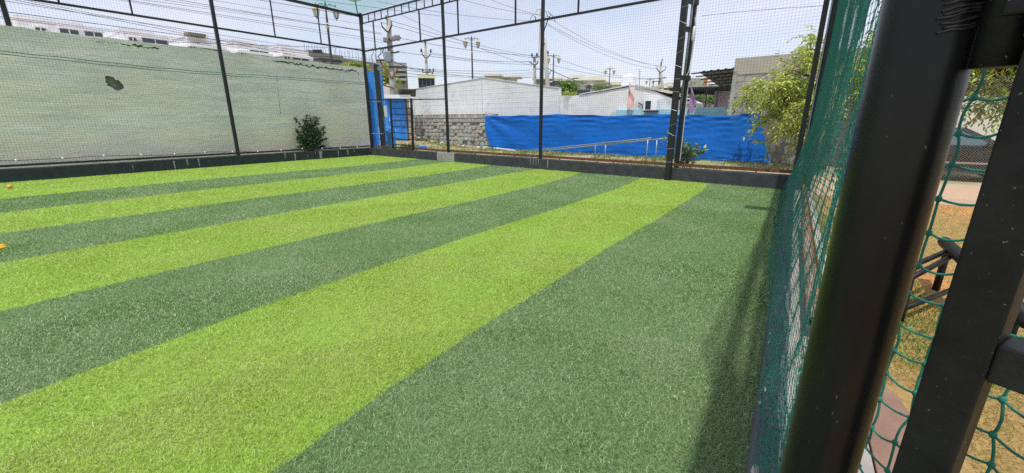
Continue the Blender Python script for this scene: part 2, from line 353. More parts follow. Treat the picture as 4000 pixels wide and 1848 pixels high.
for i in range(8):
    hi_, lo_ = SF[i], SF[i + 1]; dk = i % 2 == 0
    yy = np.linspace(Y0, 13.4, 74); s = MB()
    for y in yy:
        for fx in (lo_, hi_):
            x = float(fx(y)); s.v.append(Vector((x, min(y, back_y(x)), -0.004)))
    s.f = [(2 * j, 2 * j + 1, 2 * j + 3, 2 * j + 2) for j in range(len(yy) - 1)]
    st = s.build('turf_strip', sh_dark if dk else sh_lime, turf)
    pts = []
    for (ra, rb, dens) in ((0, 3.0, 21000), (3.0, 5.0, 10500), (5.0, 8.5, 5600), (8.5, 14, 2300), (14, 26, 1000)):
        n = int(dens * 2.6 * 14.6); P = np.c_[rng.uniform(0, 1, n), rng.uniform(Y0, 13.4, n)]
        a_, b_ = lo_(P[:, 1]), hi_(P[:, 1]); wdt = np.maximum(b_ - a_, 0.01); keep = rng.uniform(0, 2.6, n) < np.minimum(wdt, 2.6)
        x = a_ + P[:, 0] * wdt + rng.normal(0, 0.010, n); y = P[:, 1]; d = np.hypot(x, y)
        ang = np.degrees(np.arctan2(-x, y)) - math.degrees(YAW)       # only where the lens could see, with a margin
        keep &= (d >= ra) & (d < rb) & (y < back_y(x) - 0.005) & (np.abs(ang) < 62) & (x < 0.052)
        x, y, d = x[keep], y[keep], d[keep]; pts.append(np.c_[x, y, np.full_like(x, -0.004)])
    P = np.concatenate(pts); d = np.hypot(P[:, 0], P[:, 1]); wid = np.interp(d, [1.5, 4, 8, 16], [0.0021, 0.0034, 0.0065, 0.013])
    nr = d < 5.0; mpile = pile_dark if dk else pile_lime
    V, Fc, R = blades(P[nr], 0.021, wid[nr], 1.5, seed=20 + i); V2, F2, R2 = blades(P[~nr], 0.024, wid[~nr] * 1.25, 1.3, seed=40 + i, simple=True)
    raw_mesh('turf_pile', np.concatenate([V, V2]), np.concatenate([Fc, F2 + len(V)]), mpile, st, rnd=np.concatenate([R, .22 + .56 * R2]), kind='stuff')

# --- kerbs (low black painted walls round the pitch)
def kerb_run(name, a, b, out_dir, m, label, h=0.345, t=0.25, sub=40, seed=0):
    s = MB(); r = random.Random(seed); L = (b - a).length
    P = []
    for i in range(sub + 1):
        p = a.lerp(b, i / sub); dz = r.uniform(-0.006, 0.006); dn = r.uniform(-0.004, 0.004)
        P.append((p, dz, dn))
    for p, dz, dn in P:
        o = Vector(out_dir)
        s.v += [p + o * dn - Z * 0.1, p + o * dn + Z * (h - 0.012 + dz), p + o * (0.012 + dn) + Z * (h + dz), p + o * t + Z * (h + dz), p + o * t - Z * 0.1]
    for i in range(sub):
        for j in range(4):
            a0 = i * 5 + j; s.f.append((a0, a0 + 1, a0 + 6, a0 + 5))
    s.f += [(4, 3, 2, 1, 0), tuple(sub * 5 + j for j in range(5))]
    return s.build(name, m, label=label, cat='low wall')
cB = Vector((left_x(13.24), back_y(left_x(13.24)), 0)); cR = Vector((0.05, back_y(0.05), 0))
kb = kerb_run('low_wall', cB + UB * -0.0, cR + UB * 0.30, NB, 'kerb', 'low black painted kerb wall with a bare grey patch below the stone wall', seed=1)
kl = kerb_run('low_wall', Vector((left_x(Y0), Y0, 0)), cB + UL * 0.25, -NL, 'kerb_left', 'low dark painted kerb wall with white drips along pale green wall', seed=2)
kr = kerb_run('low_wall', Vector((0.05, 0.4, 0)), cR - Vector((0, 0.003, 0)), Vector((1, 0, 0)), mat('grey_black_limewash', rgb(66, 68, 76), rgb(84, 86, 94), 6, rough=0.85, bump=0.3, bscale=30, col3=rgb(120, 122, 126), scale3=9, lo3=0.64, hi3=0.72), 'low grey black kerb wall under the draped teal net', t=0.11, seed=3)
pc = MB(); a = BK(1708, 631, 0); b = BK(1775, 631, 0); a.z = b.z = 0
pc.box((a + b) / 2 + NB * 0.118 + Z * 0.176, ((b - a).length, 0.255, 0.35), UB, NB); pc.build('bare_patch', 'bare', kb, bevel=0.008)
for k, (px, w_, y0_, y1_) in enumerate([(1118, .05, .12, .33), (1157, .10, .03, .30), (1206, .04, .1, .2), (1237, .04, .2, .31), (1257, .22, .03, .33), (1326, .06, .05, .3), (1363, .1, .08, .32), (1388, .05, .2, .3), (1450, .05, .16, .28), (680, .07, .04, .3), (733, .06, .12, .32), (778, .05, .05, .33), (516, .03, .1, .25)]):
    c = LF(px, 640, 0); s = MB(); r = random.Random(k); c.z = 0; n = 7
    L_ = [(-w_ / 2 * (1 - .5 * i / n) * r.uniform(.6, 1.1), y1_ - (y1_ - y0_) * i / n) for i in range(n + 1)]; R_ = [(w_ / 2 * (1 - .5 * i / n) * r.uniform(.6, 1.1), y1_ - (y1_ - y0_) * i / n) for i in range(n + 1)]
    for (u1, z1), (u2, _) in zip(L_, R_): s.v += [c + NL * 0.006 + UL * u1 + Z * z1, c + NL * 0.006 + UL * u2 + Z * z1]
    s.f = [(2 * i, 2 * i + 1, 2 * i + 3, 2 * i + 2) for i in range(n)]
    s.build('lime_drip', 'drip', kl)
for k, px in enumerate([2072, 2084, 2094, 2103, 2139, 2374]):
    c = BK(px, 650, 0); c.z = 0; s = MB(); w_ = [.03, .03, .025, .03, .05, .08][k]; z0 = [.1, .12, .1, .15, .05, .3][k]
    s.add([c - NB * .006 + UB * (-w_ / 2) + Z * .335, c - NB * .006 + UB * w_ / 2 + Z * .335, c - NB * .006 + UB * w_ * .2 + Z * z0, c - NB * .006 - UB * w_ * .3 + Z * (z0 + .03)], [(0, 1, 2, 3)]); s.build('lime_drip', 'drip', kb)
# chips of bare concrete on the near kerb top
for k, (px, py, sz) in enumerate([(2984, 1521, .016), (3003, 1339, .012), (3008, 1304, .009), (2968, 1574, .008), (2980, 1587, .006), (2950, 1840, .02)]):
    c = G(px, py, .352); s = MB(); n = 7; r = random.Random(k + 50)
    s.prism([c + Vector((math.cos(2 * math.pi * i / n) * sz * r.uniform(.7, 1.3) * .7, math.sin(2 * math.pi * i / n) * sz * r.uniform(.7, 1.3) * 1.4, 0)) for i in range(n)], (0, 0, 0.004)); s.build('bare_chip', 'stone3', kr)
# rust angle along the back kerb
ra_ = MB(); a = cB + NB * 0.13 + UB * .05; b = cR + NB * 0.13 + UB * .25
ra_.span(a + Z * .425, b + Z * .425, 0.008, 0.085, NB); ra_.span(a + NB * .035 + Z * .385, b + NB * .035 + Z * .385, 0.07, 0.008, NB)
for i in range(9): ra_.span(a.lerp(b, (i + .5) / 9) + NB * .03 + Z * .33, a.lerp(b, (i + .5) / 9) + NB * .03 + Z * .39, .03, .03)
ra_.build('angle_rail', 'rust', label='rusty brown steel angle rail on top of black back kerb', cat='rail')

# ------------------------------------------------------------------ left boundary wall (pale green plaster)
WOFF = 0.72
def WL(x, y, off=WOFF): return LF(x, y, off)
wt = thing('plaster_wall', Vector((left_x(6) - WOFF, 6, 0)), 'long pale green plaster wall with a knocked hole and jagged crack', 'wall')
hc = WL(438, 324); wy1 = WL(1425, 265).y; wtop = 4.10
def WP(y, z, d=0.0): return Vector((left_x(y), y, z)) - NL * (WOFF + d)
m_wall = bpy.data.materials.new('pale_green_limewash'); m_wall.use_nodes = True
def build_wall_mat(m):
    t = m.node_tree; L = t.links; b = t.nodes['Principled BSDF']; b.inputs['Roughness'].default_value = 0.9
    tcn = t.nodes.new('ShaderNodeTexCoord')
    def noise_(scale, st, detail=6):
        mpn = t.nodes.new('ShaderNodeMapping'); mpn.inputs['Scale'].default_value = st; L.new(tcn.outputs['Object'], mpn.inputs['Vector'])
        n = t.nodes.new('ShaderNodeTexNoise'); n.inputs['Scale'].default_value = scale; n.inputs['Detail'].default_value = detail; n.inputs['Roughness'].default_value = .62; L.new(mpn.outputs['Vector'], n.inputs['Vector']); return n.outputs['Fac']
    def mixc(f, a, bcol):
        mi = t.nodes.new('ShaderNodeMix'); mi.data_type = 'RGBA'; L.new(f, mi.inputs['Factor'])
        if isinstance(a, tuple): mi.inputs['A'].default_value = a
        else: L.new(a, mi.inputs['A'])
        mi.inputs['B'].default_value = bcol; return mi.outputs['Result']
    def rng_(v, lo, hi, tm=1.0):
        r = t.nodes.new('ShaderNodeMapRange'); r.inputs['From Min'].default_value = lo; r.inputs['From Max'].default_value = hi; r.inputs['To Max'].default_value = tm; L.new(v, r.inputs['Value']); return r.outputs['Result']
    c = mixc(rng_(noise_(1.0, (1, .4, 3)), .38, .64), rgb(212, 218, 206), rgb(238, 237, 226))
    c = mixc(rng_(noise_(2.6, (1, .3, 3.4)), .48, .68, .8), c, rgb(194, 201, 192))
    c = mixc(rng_(noise_(.8, (1, .9, .9)), .5, .7, .45), c, rgb(198, 198, 184))
    c = mixc(rng_(noise_(26, (1, .6, 1.4)), .6, .7, .5), c, rgb(170, 178, 166))
    # beige limewash patches, denser low on the wall
    sx = t.nodes.new('ShaderNodeSeparateXYZ'); L.new(tcn.outputs['Object'], sx.inputs['Vector'])
    ad = t.nodes.new('ShaderNodeMath'); ad.operation = 'MULTIPLY_ADD'; L.new(sx.outputs['Z'], ad.inputs[0]); ad.inputs[1].default_value = -0.085; ad.inputs[2].default_value = .16
    a2 = t.nodes.new('ShaderNodeMath'); L.new(ad.outputs[0], a2.inputs[0]); L.new(noise_(.55, (1, .5, 1.6)), a2.inputs[1])
    c = mixc(rng_(a2.outputs[0], .42, .72, .8), c, rgb(232, 222, 192))
    c = mixc(rng_(noise_(2.2, (1, .5, 2.4)), .68, .8, .7), c, rgb(216, 194, 148))
    L.new(c, b.inputs['Base Color'])
    bu = t.nodes.new('ShaderNodeBump'); bu.inputs['Strength'].default_value = .5; bu.inputs['Distance'].default_value = .015; L.new(noise_(6, (1, .7, 1.6), 8), bu.inputs['Height']); L.new(bu.outputs['Normal'], b.inputs['Normal'])
build_wall_mat(m_wall)
wm = MB(); hy, hz = hc.y, hc.z; bx = 0.55
def rect(y0, y1, z0, z1):
    n = max(1, int((y1 - y0) / 2)); wm.grid(lambda u, v: WP(y0 + (y1 - y0) * u, z0 + (z1 - z0) * v), n, 1)
def topz(y): return wtop + 0.012 * math.sin(y * 3) + 0.01 * math.sin(y * 7.3)
rect(-4, hy - bx, -.1, 4.0); rect(hy + bx, wy1, -.1, 4.0); rect(hy - bx, hy + bx, -.1, hz - bx); rect(hy - bx, hy + bx, hz + bx, 4.0)
n = 32; ring = []; inner = []; crat = []
for i in range(n):
    a = 2 * math.pi * i / n; ca, sa = math.cos(a), math.sin(a); k = bx / max(abs(ca), abs(sa)); ring.append(WP(hy + ca * k, hz + sa * k))
    r_ = 0.19 * (1 + 0.22 * noise.noise(Vector((ca * 1.1, sa * 1.1, 8.2))) + .28 * noise.noise(Vector((ca * 3.1, sa * 3.1, 1.4))) + .05 * math.sin(i * 2.9) + .12 * math.cos(2 * (a + .7))) ; yy_ = hy + ca * r_ * 0.95 + .05 * max(0, -sa); inner.append((yy_, hz + sa * r_ * 1.05))
    crat.append((hy + ca * r_ * .7 + .03, hz + sa * r_ * .62 - .02))
k0 = len(wm.v); wm.v += ring + [WP(y, z) for y, z in inner]; wm.f += [(k0 + i, k0 + (i + 1) % n, k0 + n + (i + 1) % n, k0 + n + i) for i in range(n)]
ny = 60
wm.grid(lambda u, v: WP(-4 + (wy1 + 4) * u, 4.0 + (topz(-4 + (wy1 + 4) * u) - 4.0) * v), ny, 1)
wm.grid(lambda u, v: WP(-4 + (wy1 + 4) * u, topz(-4 + (wy1 + 4) * u), v * .23), ny, 1)
wm.grid(lambda u, v: WP(wy1, -.1 + v * (topz(wy1) + .1), u * .23), 1, 1); wm.grid(lambda u, v: WP(-4 + (wy1 + 4) * u, -.1 + v * 4.1, .23), ny, 1)
wm.build('wall_body', m_wall, wt)
hm = MB(); hm.v += [WP(y, z, 0.0) for y, z in inner] + [WP(y, z, 0.06) for y, z in inner] + [WP(y, z, 0.075) for y, z in crat] + [WP(hy, hz, .055)]
for i in range(n):
    j = (i + 1) % n; hm.f += [(i, j, n + j, n + i), (n + i, n + j, 2 * n + j, 2 * n + i), (2 * n + i, 2 * n + j, 3 * n)]
hm.build('hole', mat('broken_plaster', rgb(136, 140, 126), rgb(92, 98, 88), 7, rough=1, bump=.8, bscale=20), wt)
def crack(pts, w, seed):
    s = MB(); r = random.Random(seed); P = []
    for (x1, y1), (x2, y2) in zip(pts[:-1], pts[1:]):
        m_ = max(2, int(abs(x2 - x1) / 8) + int(abs(y2 - y1) / 8))
        for i in range(m_): P.append((x1 + (x2 - x1) * i / m_, y1 + (y2 - y1) * i / m_ + r.uniform(-4, 4)))
    P.append(pts[-1]); Q = [WL(x, y, WOFF - .003) for x, y in P]
    for i, p in enumerate(Q):
        ww = w * r.uniform(.25, 1.4) * min(1, .3 + i / 4, .3 + (len(Q) - i) / 4)
        s.v += [p + Z * ww + UL * r.uniform(-.02, .02), p - Z * ww * .6]
    s.f = [(2 * i, 2 * i + 1, 2 * i + 3, 2 * i + 2) for i in range(len(Q) - 1)]
    s.build('crack', mat('crack_dark', rgb(46, 54, 50), None, rough=1), wt)
crack([(1065, 237), (1120, 244), (1190, 256), (1270, 268), (1340, 276), (1395, 275)], .034, 1); crack([(1392, 276), (1400, 292), (1405, 320), (1406, 345)], .02, 2)
crack([(470, 172), (500, 177), (530, 180), (570, 185), (620, 190)], .03, 3); crack([(1080, 300), (1086, 360), (1094, 420), (1098, 455)], .008, 4)
crack([(360, 158), (470, 172)], .008, 5)

# ------------------------------------------------------------------ steel cage: left run
lfr = thing('fence_frame', Vector((left_x(7.4) - .1, 7.4, .34)), 'black steel fence frame standing on the kerb before pale green wall', 'fence')
def LP(y, z, off=.1): return Vector((left_x(y), y, z)) - NL * off
TOPZ = 6.22
for yp in (7.4,): MB().span(LP(yp, .33), LP(yp, TOPZ), .10, .10, NL).build('post', 'black', lfr)
MB().span(LP(-3, 4.77), LP(13.3, 4.77), .06, .06, NL).build('rail', 'black', lfr)
MB().span(LP(-3, TOPZ), LP(13.3, TOPZ), .09, .10, NL).build('top_rail', 'black', lfr)
MB().span(LP(-3, .43), LP(13.3, .43), .05, .06, NL).build('bottom_rail', 'black', lfr)
for yp in (5.17, 9.42, 11.31, 3.6): MB().span(LP(yp, 4.77), LP(yp, TOPZ), .04, .04, NL).build('upright', 'black', lfr)
pb0 = WP(2.66, 0, .6); MB().span(Vector((pb0.x, pb0.y, 0)), Vector((pb0.x, pb0.y, 7)), .11, .11, NL).build('steel_pole', 'black', label='single black steel pole standing behind the pale green wall', cat='pole')
# back run
bfr = thing('fence_frame', Vector((-9, back_y(-9) + .1, .34)), 'black steel fence frame with ladder beam standing on the back kerb', 'fence')
def BP(x, z, off=.1): return Vector((x, back_y(x), z)) + NB * off
for xp, w_ in ((-17.2, .11), (-11.8, .085), (-7.22, .085)): MB().span(BP(xp, .33), BP(xp, TOPZ + (.1 if xp < -17 else 0)), w_, w_, UB).build('post', 'black', bfr)
MB().span(BP(-17.2, 4.72), BP(.3, 4.72), .06, .06, NB).build('rail', 'black', bfr)
MB().span(BP(-17.2, TOPZ), BP(.3, TOPZ), .07, .05, NB).build('top_rail', 'black', bfr)
MB().span(BP(-17.2, TOPZ - .34), BP(.3, TOPZ - .34), .05, .04, NB).build('top_rail', 'black', bfr)
i = 0; x = -17.05
while x < .3: MB().span(BP(x, TOPZ - .34), BP(x, TOPZ), .03, .03, UB).build('rung', 'black', bfr); x += .47
for px in (1460, 1640, 1790, 2013, 2255): p = BK(px, 120); MB().span(BP(p.x, 4.72), BP(p.x, TOPZ - .34), .045, .045, UB).build('upright', 'black', bfr)
MB().span(BP(-17.2, 2.58), BP(-11.8, 2.46), .05, .04, NB).build('mid_rail', 'black', bfr)
gt = MB().span(BP(-15.52, .38), BP(-15.45, 2.58), .06, .06, UB).build('gate_post', 'black', bfr); MB().span(BP(-14.06, .38), BP(-13.98, 2.56), .09, .07, UB).build('gate_post', 'black', bfr)
for k in range(8):
    z = .55 + k * .268; MB().span(BP(-15.5, z + .01), BP(-14.02, z), .03, .036, NB).build('gate_bar', 'black', bfr)
for z in (1.02, 2.5): MB().tube([BP(-17.2, z), BP(-16.9, z, .2), BP(-16.5, z, .32)], .025, 6).build('tie_bracket', 'galv', bfr)
# twin corner columns near the blue sheet
tw = thing('steel_posts', Vector((-2.76, back_y(-2.76) - .06, 0)), 'pair of thick black steel posts tied with twine beside a leafy sapling', 'posts')
e1 = MB(); e1.span(Vector((-2.77, back_y(-2.77) - .075, 0)), Vector((-2.80, back_y(-2.8) - .075, 6.6)), .15, .14, UB); e1.build('post', 'black', tw, bevel=.006)
E2 = BK(2648, 600, .40); E3 = BK(2713, 10, .40); MB().span(Vector((E2.x, E2.y, .02)), Vector((E3.x, E3.y, 6.6)), .12, .12, UB).build('post', 'black', tw, bevel=.006)
MB().tube([BP(-2.70, 1.9, .2), BP(-2.68, 4.0, .2), BP(-2.67, 6.6, .2)], .032, 8).build('conduit', 'galv', tw, smooth=True)
for z in (2.72, 3.9, 4.55): MB().span(BP(-2.76, z, .0), BP(-2.60, z, .40), .12, .06, Z).build('cross_plate', 'black', tw)
MB().tube([BP(-2.62, 4.2, .33), BP(-2.56, 3.9, .33), BP(-2.58, 3.4, .33), BP(-2.62, 2.9, .33), BP(-2.68, 2.75, .3)], .012, 6).build('cable', 'tank', tw)
MB().tube([Vector((E3.x + .075, E3.y, 6.4)), Vector((E2.x * .4 + E3.x * .6 + .075, E2.y, 4.0)), Vector((E2.x + .075, E2.y, .5))], .009, 6).build('cable', 'tank', tw)
MB().lathe(BP(-2.60, 3.62, .3), [(.02, 0), (.045, .05), (.045, .3), (.02, .36)], 8).build('junction_box', 'tank', tw, smooth=True)
r = random.Random(3)
for k in range(17):
    z = .55 + k * .345 + r.uniform(-.08, .08); c = Vector((-2.775, back_y(-2.775) - .075, z)); t_ = r.uniform(-.05, .05)
    P = [c + UB * (.079 * sx) + NB * (.074 * sy) + Z * (t_ * sx) for sx, sy in ((-1, -1), (1, -1), (1, 1), (-1, 1), (-1, -1))]; MB().tube(P, .005, 4).build('twine_tie', 'galv', tw)
# right-hand rear corner posts
cp = thing('steel_posts', Vector((.32, 12.02, .34)), 'cluster of black steel corner posts behind the edge of the teal net', 'posts')
for (xx, yy_, w_) in ((.16, 12.0, .10), (.34, 12.05, .17), (.46, 11.9, .11)): MB().span(Vector((xx, yy_, .0)), Vector((xx, yy_, TOPZ + .2)), w_, w_, UB).build('post', 'black', cp, bevel=.006)
MB().tube([Vector((.26, 11.94, .4)), Vector((.26, 11.94, 6.3))], .016, 6).build('conduit', 'galv', cp)
# right-hand fence top rail that carries the net
rfr = thing('fence_frame', Vector((.3, 6, 6.2)), 'black top rail carrying the teal net over right kerb', 'fence')
MB().span(Vector((.30, -3, TOPZ)), Vector((.30, 12.0, TOPZ)), .08, .10).build('top_rail', 'black', rfr); MB().span(Vector((.33, -3, 4.72)), Vector((.33, 12.0, 4.72)), .05, .05).build('rail', 'black', rfr)

# ------------------------------------------------------------------ nets
def strands(lines, rad, m, name, label, cat='net', n=3, **kw):
    """lines: list of arrays (k,3); thin n-sided strands, numpy built"""
    Vs, Fs = [], []; k0 = 0; rads = rad if isinstance(rad, list) else [rad] * len(lines)
    for Lp, rd in zip(lines, rads):
        Lp = np.asarray(Lp, float); d = np.gradient(Lp, axis=0); d /= np.linalg.norm(d, axis=1, keepdims=True) + 1e-9
        ref = np.array([0.31, 0.17, 0.93]) if abs(d[0, 2]) < .8 else np.array([0.9, 0.3, 0.1])
        s = np.cross(d, ref); s /= np.linalg.norm(s, axis=1, keepdims=True); u = np.cross(d, s); q = len(Lp)
        ring = np.stack([Lp + (s * math.cos(2 * math.pi * j / n) + u * math.sin(2 * math.pi * j / n)) * rd for j in range(n)], 1).reshape(-1, 3)
        i = np.arange(q - 1)[:, None] * n
        for j in range(n): Fs.append(k0 + np.c_[i + j, i + (j + 1) % n, i + n + (j + 1) % n, i + n + j])
        Vs.append(ring); k0 += q * n
    return raw_mesh(name, np.concatenate(Vs), np.concatenate(Fs), m, label=label, cat=cat, **kw)
MESH = 0.068
def flat_net(P, nu, nv, du, dv, su, sv, amp, seed):
    """P(u,v)->xyz plane; lines along u (spacing dv) and along v (spacing du)"""
    L = []; uu = np.linspace(*nu, su); vv = np.linspace(*nv, sv)
    for v in np.arange(nv[0], nv[1] + 1e-6, dv): L.append(P(uu, np.full_like(uu, v)))
    for u in np.arange(nu[0], nu[1] + 1e-6, du): L.append(P(np.full_like(vv, u), vv))
    return L
def P_left(u, v):
    b = .05 * np.sin(u * 1.1 + v * .7) * np.sin(np.pi * np.clip((v - .4) / 4.3, 0, 1)) + .012 * np.sin(u * 7 + v * 3)
    x = left_x(u) - .06 + b; return np.c_[x, u, v + .02 * np.sin(u * .9) + .008 * np.sin(u * 5 + v)]
L = flat_net(P_left, (-2.5, 13.25), (.42, 6.2), MESH, MESH, 90, 40, 0, 1); R_ = [.0018] * len(L)
strands(L, R_, 'darknet', 'safety_net', 'dark green net hung on the frame before pale green wall')
rope = []
for dz in (0, -.075): u = np.linspace(-2.5, 13.2, 80); rope.append(P_left(u, 3.32 + dz - .012 * u * 0 + .05 * np.sin(u * .5 + 1)) + np.array([.02, 0, 0]))
strands(rope, .010, mat('green_rope', rgb(28, 92, 84), None, rough=.7), 'border_rope', 'pair of green border ropes sagging along the net before pale wall', 'rope', n=5)
def P_back(u, v):
    b = .05 * np.sin(u * 1.3 + v * .6) * np.sin(np.pi * np.clip((v - .4) / 4.3, 0, 1)) + .012 * np.sin(u * 6 + v * 3)
    return np.c_[u, back_y(u) + .05 + b, v + .02 * np.sin(u * .9) + .006 * np.sin(u * 5 + v)]
L = flat_net(P_back, (-17.1, .25), (.42, 6.2), MESH, MESH, 90, 40, 0, 2); strands(L, [.0017] * len(L), 'greynet', 'safety_net', 'thin blue grey net stretched over the back frame before blue tarpaulin')
def P_roof(u, v):
    s = -.10 * np.sin(np.pi * np.clip((u + 17.3) / 17.6, 0, 1)) * np.sin(np.pi * np.clip((v + 2.5) / 15, 0, 1))
    return np.c_[u, v, 6.27 + s]
L = []; uu = np.linspace(-17.3, .3, 30)
for v in np.arange(-2.5, 13.2, MESH): L.append(P_roof(uu, np.full_like(uu, v)) + np.c_[0 * uu, -.076 * (uu + 8.5) * (v + 2.5) / 15.7, 0 * uu])
vv = np.linspace(0, 1, 30)
for u in np.arange(-17.2, .3, MESH): y1 = back_y(u); L.append(P_roof(np.full_like(vv, u), -2.5 + vv * (y1 + 2.5)))
strands(L, .0030, 'roofnet', 'roof_net', 'teal net roof stretched flat across the top of the cage')

# near teal net draped from the right rail onto the kerb
def lerpk(x, ks): return np.interp(x, [k[0] for k in ks], [k[1] for k in ks])
NROW = 104
def P_right(y, s):
    """y along the fence, s row coordinate 0 (hem) .. 1 (top)"""
    y = np.asarray(y, float); s = np.asarray(s, float)
    hx = lerpk(y, [(.8, .115), (1.5, .085), (2.5, .05), (4, .0), (5.5, -.03), (8, -.05), (11, -.06), (12, -.02)])
    hzz = lerpk(y, [(.8, .365), (4.5, .36), (6.5, .20), (8, .04), (11, .02), (12, .02)])
    fx = lerpk(y, [(.8, .105), (1.5, .14), (3, .20), (6, .27), (12, .30)])
    # rows: first quarter of the height lies bunched over the kerb, then rises
    a = np.clip(s / .16, 0, 1); b = np.clip((s - .16) / .84, 0, 1)
    kx = lerpk(y, [(.8, .135), (2, .15), (4, .10), (7, .09), (12, .12)]); kz = lerpk(y, [(.8, .50), (3, .50), (6, .50), (12, .52)])
    x1 = hx + (kx - hx) * a; z1 = hzz + (kz - hzz) * a ** .8
    zz = kz + (6.2 - kz) * b; xx = kx + (fx - kx) * np.clip((zz - kz) / 1.0, 0, 1) + .06 * np.sin(np.pi * np.clip((zz - 1.5) / 4.7, 0, 1))
    x = np.where(s < .16, x1, xx); z = np.where(s < .16, z1, zz)
    fade = np.clip((y - .8) / .8, .15, 1) * np.clip((12 - y) / 1., .2, 1)
    x = x + fade * (.012 * np.sin(y * 2.3 + z * 1.7) + .006 * np.sin(y * 5.7 - z * 2.9) + .007 * np.sin(y * 13 + z * 9) * (s < .4)) + (s < .16) * .014 * np.sin(s * 160 + y * 3) * fade
    return np.c_[x, y + .012 * np.sin(z * 7 + y * 3) + (s < .16) * .014 * np.sin(s * 60 + y * 9), z]
ycol = np.r_[np.arange(.80, 3.6, .064), np.arange(3.6, 12.0, .050)]; scol = np.r_[np.linspace(0, .16, 26), np.linspace(.16, 1, 142)[1:]]
L = []; RR = []
jr = np.random.default_rng(5)
for s_ in scol:
    yy = np.r_[np.arange(.8, 4.5, .031), np.arange(4.5, 12.05, .062)]; Lp = P_right(yy, np.full_like(yy, s_))
    kn = np.cos((yy - .8) / .062 * 2 * np.pi); Lp[:, 2] += .0045 * kn + jr.normal(0, .002, len(yy)); Lp[:, 0] += jr.normal(0, .0015, len(yy)); L.append(Lp); RR.append(.0017 if s_ < .16 else .0014)
for y_ in ycol:
    ss = np.repeat(scol, 1); Lp = P_right(np.full_like(ss, y_), ss)
    Lp[:, 1] += .006 * np.cos(np.arange(len(ss)) * np.pi) * (1 if y_ < 5 else 0) + jr.normal(0, .0025, len(ss)); L.append(Lp); RR.append(.0014)
net_r = strands(L, RR, 'teal', 'safety_net', 'teal knotted net draped from the rail down onto right kerb', n=3)
L2 = []                                                          # a second width of net laced over the far part
for s_ in scol[18::1]:
    yy = np.arange(3.4, 12.05, .124); L2.append(P_right(yy, np.full_like(yy, s_)) + np.array([.028, .02, .016]))
for y_ in np.arange(3.4, 12.0, .062): L2.append(P_right(np.full(len(scol[18::2]), y_), scol[18::2]) + np.array([.028, .02, .016]))
o2 = strands(L2, .0017, 'teal', 'overlap_panel', None, None, n=3); o2.parent = net_r
L2 = []                                                          # unseen net added above the gate so the shade band reaches the camera
for z_ in np.arange(2.25, 6.2, .036): L2.append(np.array([[.305 + .01 * math.sin(y_ * 3 + z_), y_, z_] for y_ in np.linspace(-3, .82, 12)]))
for y_ in np.arange(-3, .82, .062): L2.append(np.array([[.305, y_, z_] for z_ in np.linspace(2.25, 6.2, 8)]))
o3 = strands(L2, .0017, 'teal', 'unseen_shade_panel', None, None, n=3); o3.parent = net_r
kn = MB()                                                       # knots of the nearer meshes
for y_ in ycol[ycol < 4.2]:
    for s_ in scol[:90]:
        p = P_right([y_], [s_])[0]
        if p[2] < 3.0:
            c = Vector(p); q = .0034
            kn.add([c + Vector(d) * q for d in ((1, 0, 0), (-1, 0, 0), (0, 1, 0), (0, -1, 0), (0, 0, 1.3), (0, 0, -1.3))], [(0, 2, 4), (2, 1, 4), (1, 3, 4), (3, 0, 4), (2, 0, 5), (1, 2, 5), (3, 1, 5), (0, 3, 5)])
kn.build('knots', 'teal', net_r, kind='stuff')
# ------------------------------------------------------------------ round gate post and gate in the foreground
pd = .78; hp = math.radians(8.9)
pc_ = Vector((pd * math.sin(hp), pd * math.cos(hp), 0))
gp = thing('gate_post', Vector((pc_.x, pc_.y, .33)), 'thick round black steel post beside the hinged gate', 'post')
MB().lathe(Vector((pc_.x, pc_.y, .33)), [(.05, 0)] + [(.05, z) for z in np.linspace(.1, 2.3, 24)], 40).build('pipe', mat('black_enamel', rgb(10, 11, 11), rgb(30, 32, 32), 9, rough=.3, bump=.05, bscale=40, spec=.24, stretch=(1, 1, .3), col3=rgb(96, 96, 96), scale3=130, lo3=.69, hi3=.72), gp, smooth=True)
wl = MB(); r = random.Random(9); cdir = Vector((math.cos(hp - .3), -math.sin(hp - .3), 0))
gdir = (Vector((.235, .69, 0)) - pc_).normalized(); jz = 1.74
for k in range(15):                                              # weld beads
    z = jz - .04 + k * .005 + r.uniform(-.001, .001); ph = r.uniform(-.1, .1); P = []
    for i in range(6):
        a = -.9 + 1.1 * i / 5 + ph; q = Matrix.Rotation(a, 3, 'Z') @ gdir; P.append(pc_ + q * .052 + Z * (z + .0012 * math.sin(i * 2 + k) + .010 * i / 5))
    wl.tube(P, .0016, 6)
wl.build('weld_bead', mat('weld_grey', rgb(30, 30, 30), rgb(64, 64, 62), 60, rough=.4, metal=.3), gp, smooth=True)
ga = thing('gate', Vector((.225, .69, .4)), 'black square tube gate frame hung beside the round post', 'gate')
gx = Vector((.222, .70, 0)); gu = Vector((math.cos(math.radians(-28)), math.sin(math.radians(-28)), 0)); gn = Z.cross(gu)
MB().box(gx + Z * 1.04, (.052, .05, 1.28), gu, gn).build('stile', 'black_old', ga, bevel=.003)
MB().box(gx + gu * .426 + Z * 1.325, (.80, .045, .05), gu, gn).build('cross_bar', 'black_old', ga, bevel=.003)
MB().box(gx + gu * .426 + Z * .42, (.80, .045, .05), gu, gn).build('cross_bar', 'black_old', ga, bevel=.003)
MB().box(gx + gu * .395 + gn * .004 + Z * 1.735, (.85, .055, .10), gu, gn).build('top_bar', 'black_old', ga, bevel=.003)
MB().tube([pc_ + gdir * .072 + gn * .0 + Z * 1.66, pc_ + gdir * .072 + Z * 1.86], .021, 16).build('hinge_barrel', 'black_old', ga, smooth=True)
MB().span(pc_ + gdir * .07 + Z * 1.74, gx + Z * 1.74 + gn * .01, .05, .06).build('hinge_plate', 'black_old', ga, bevel=.003)
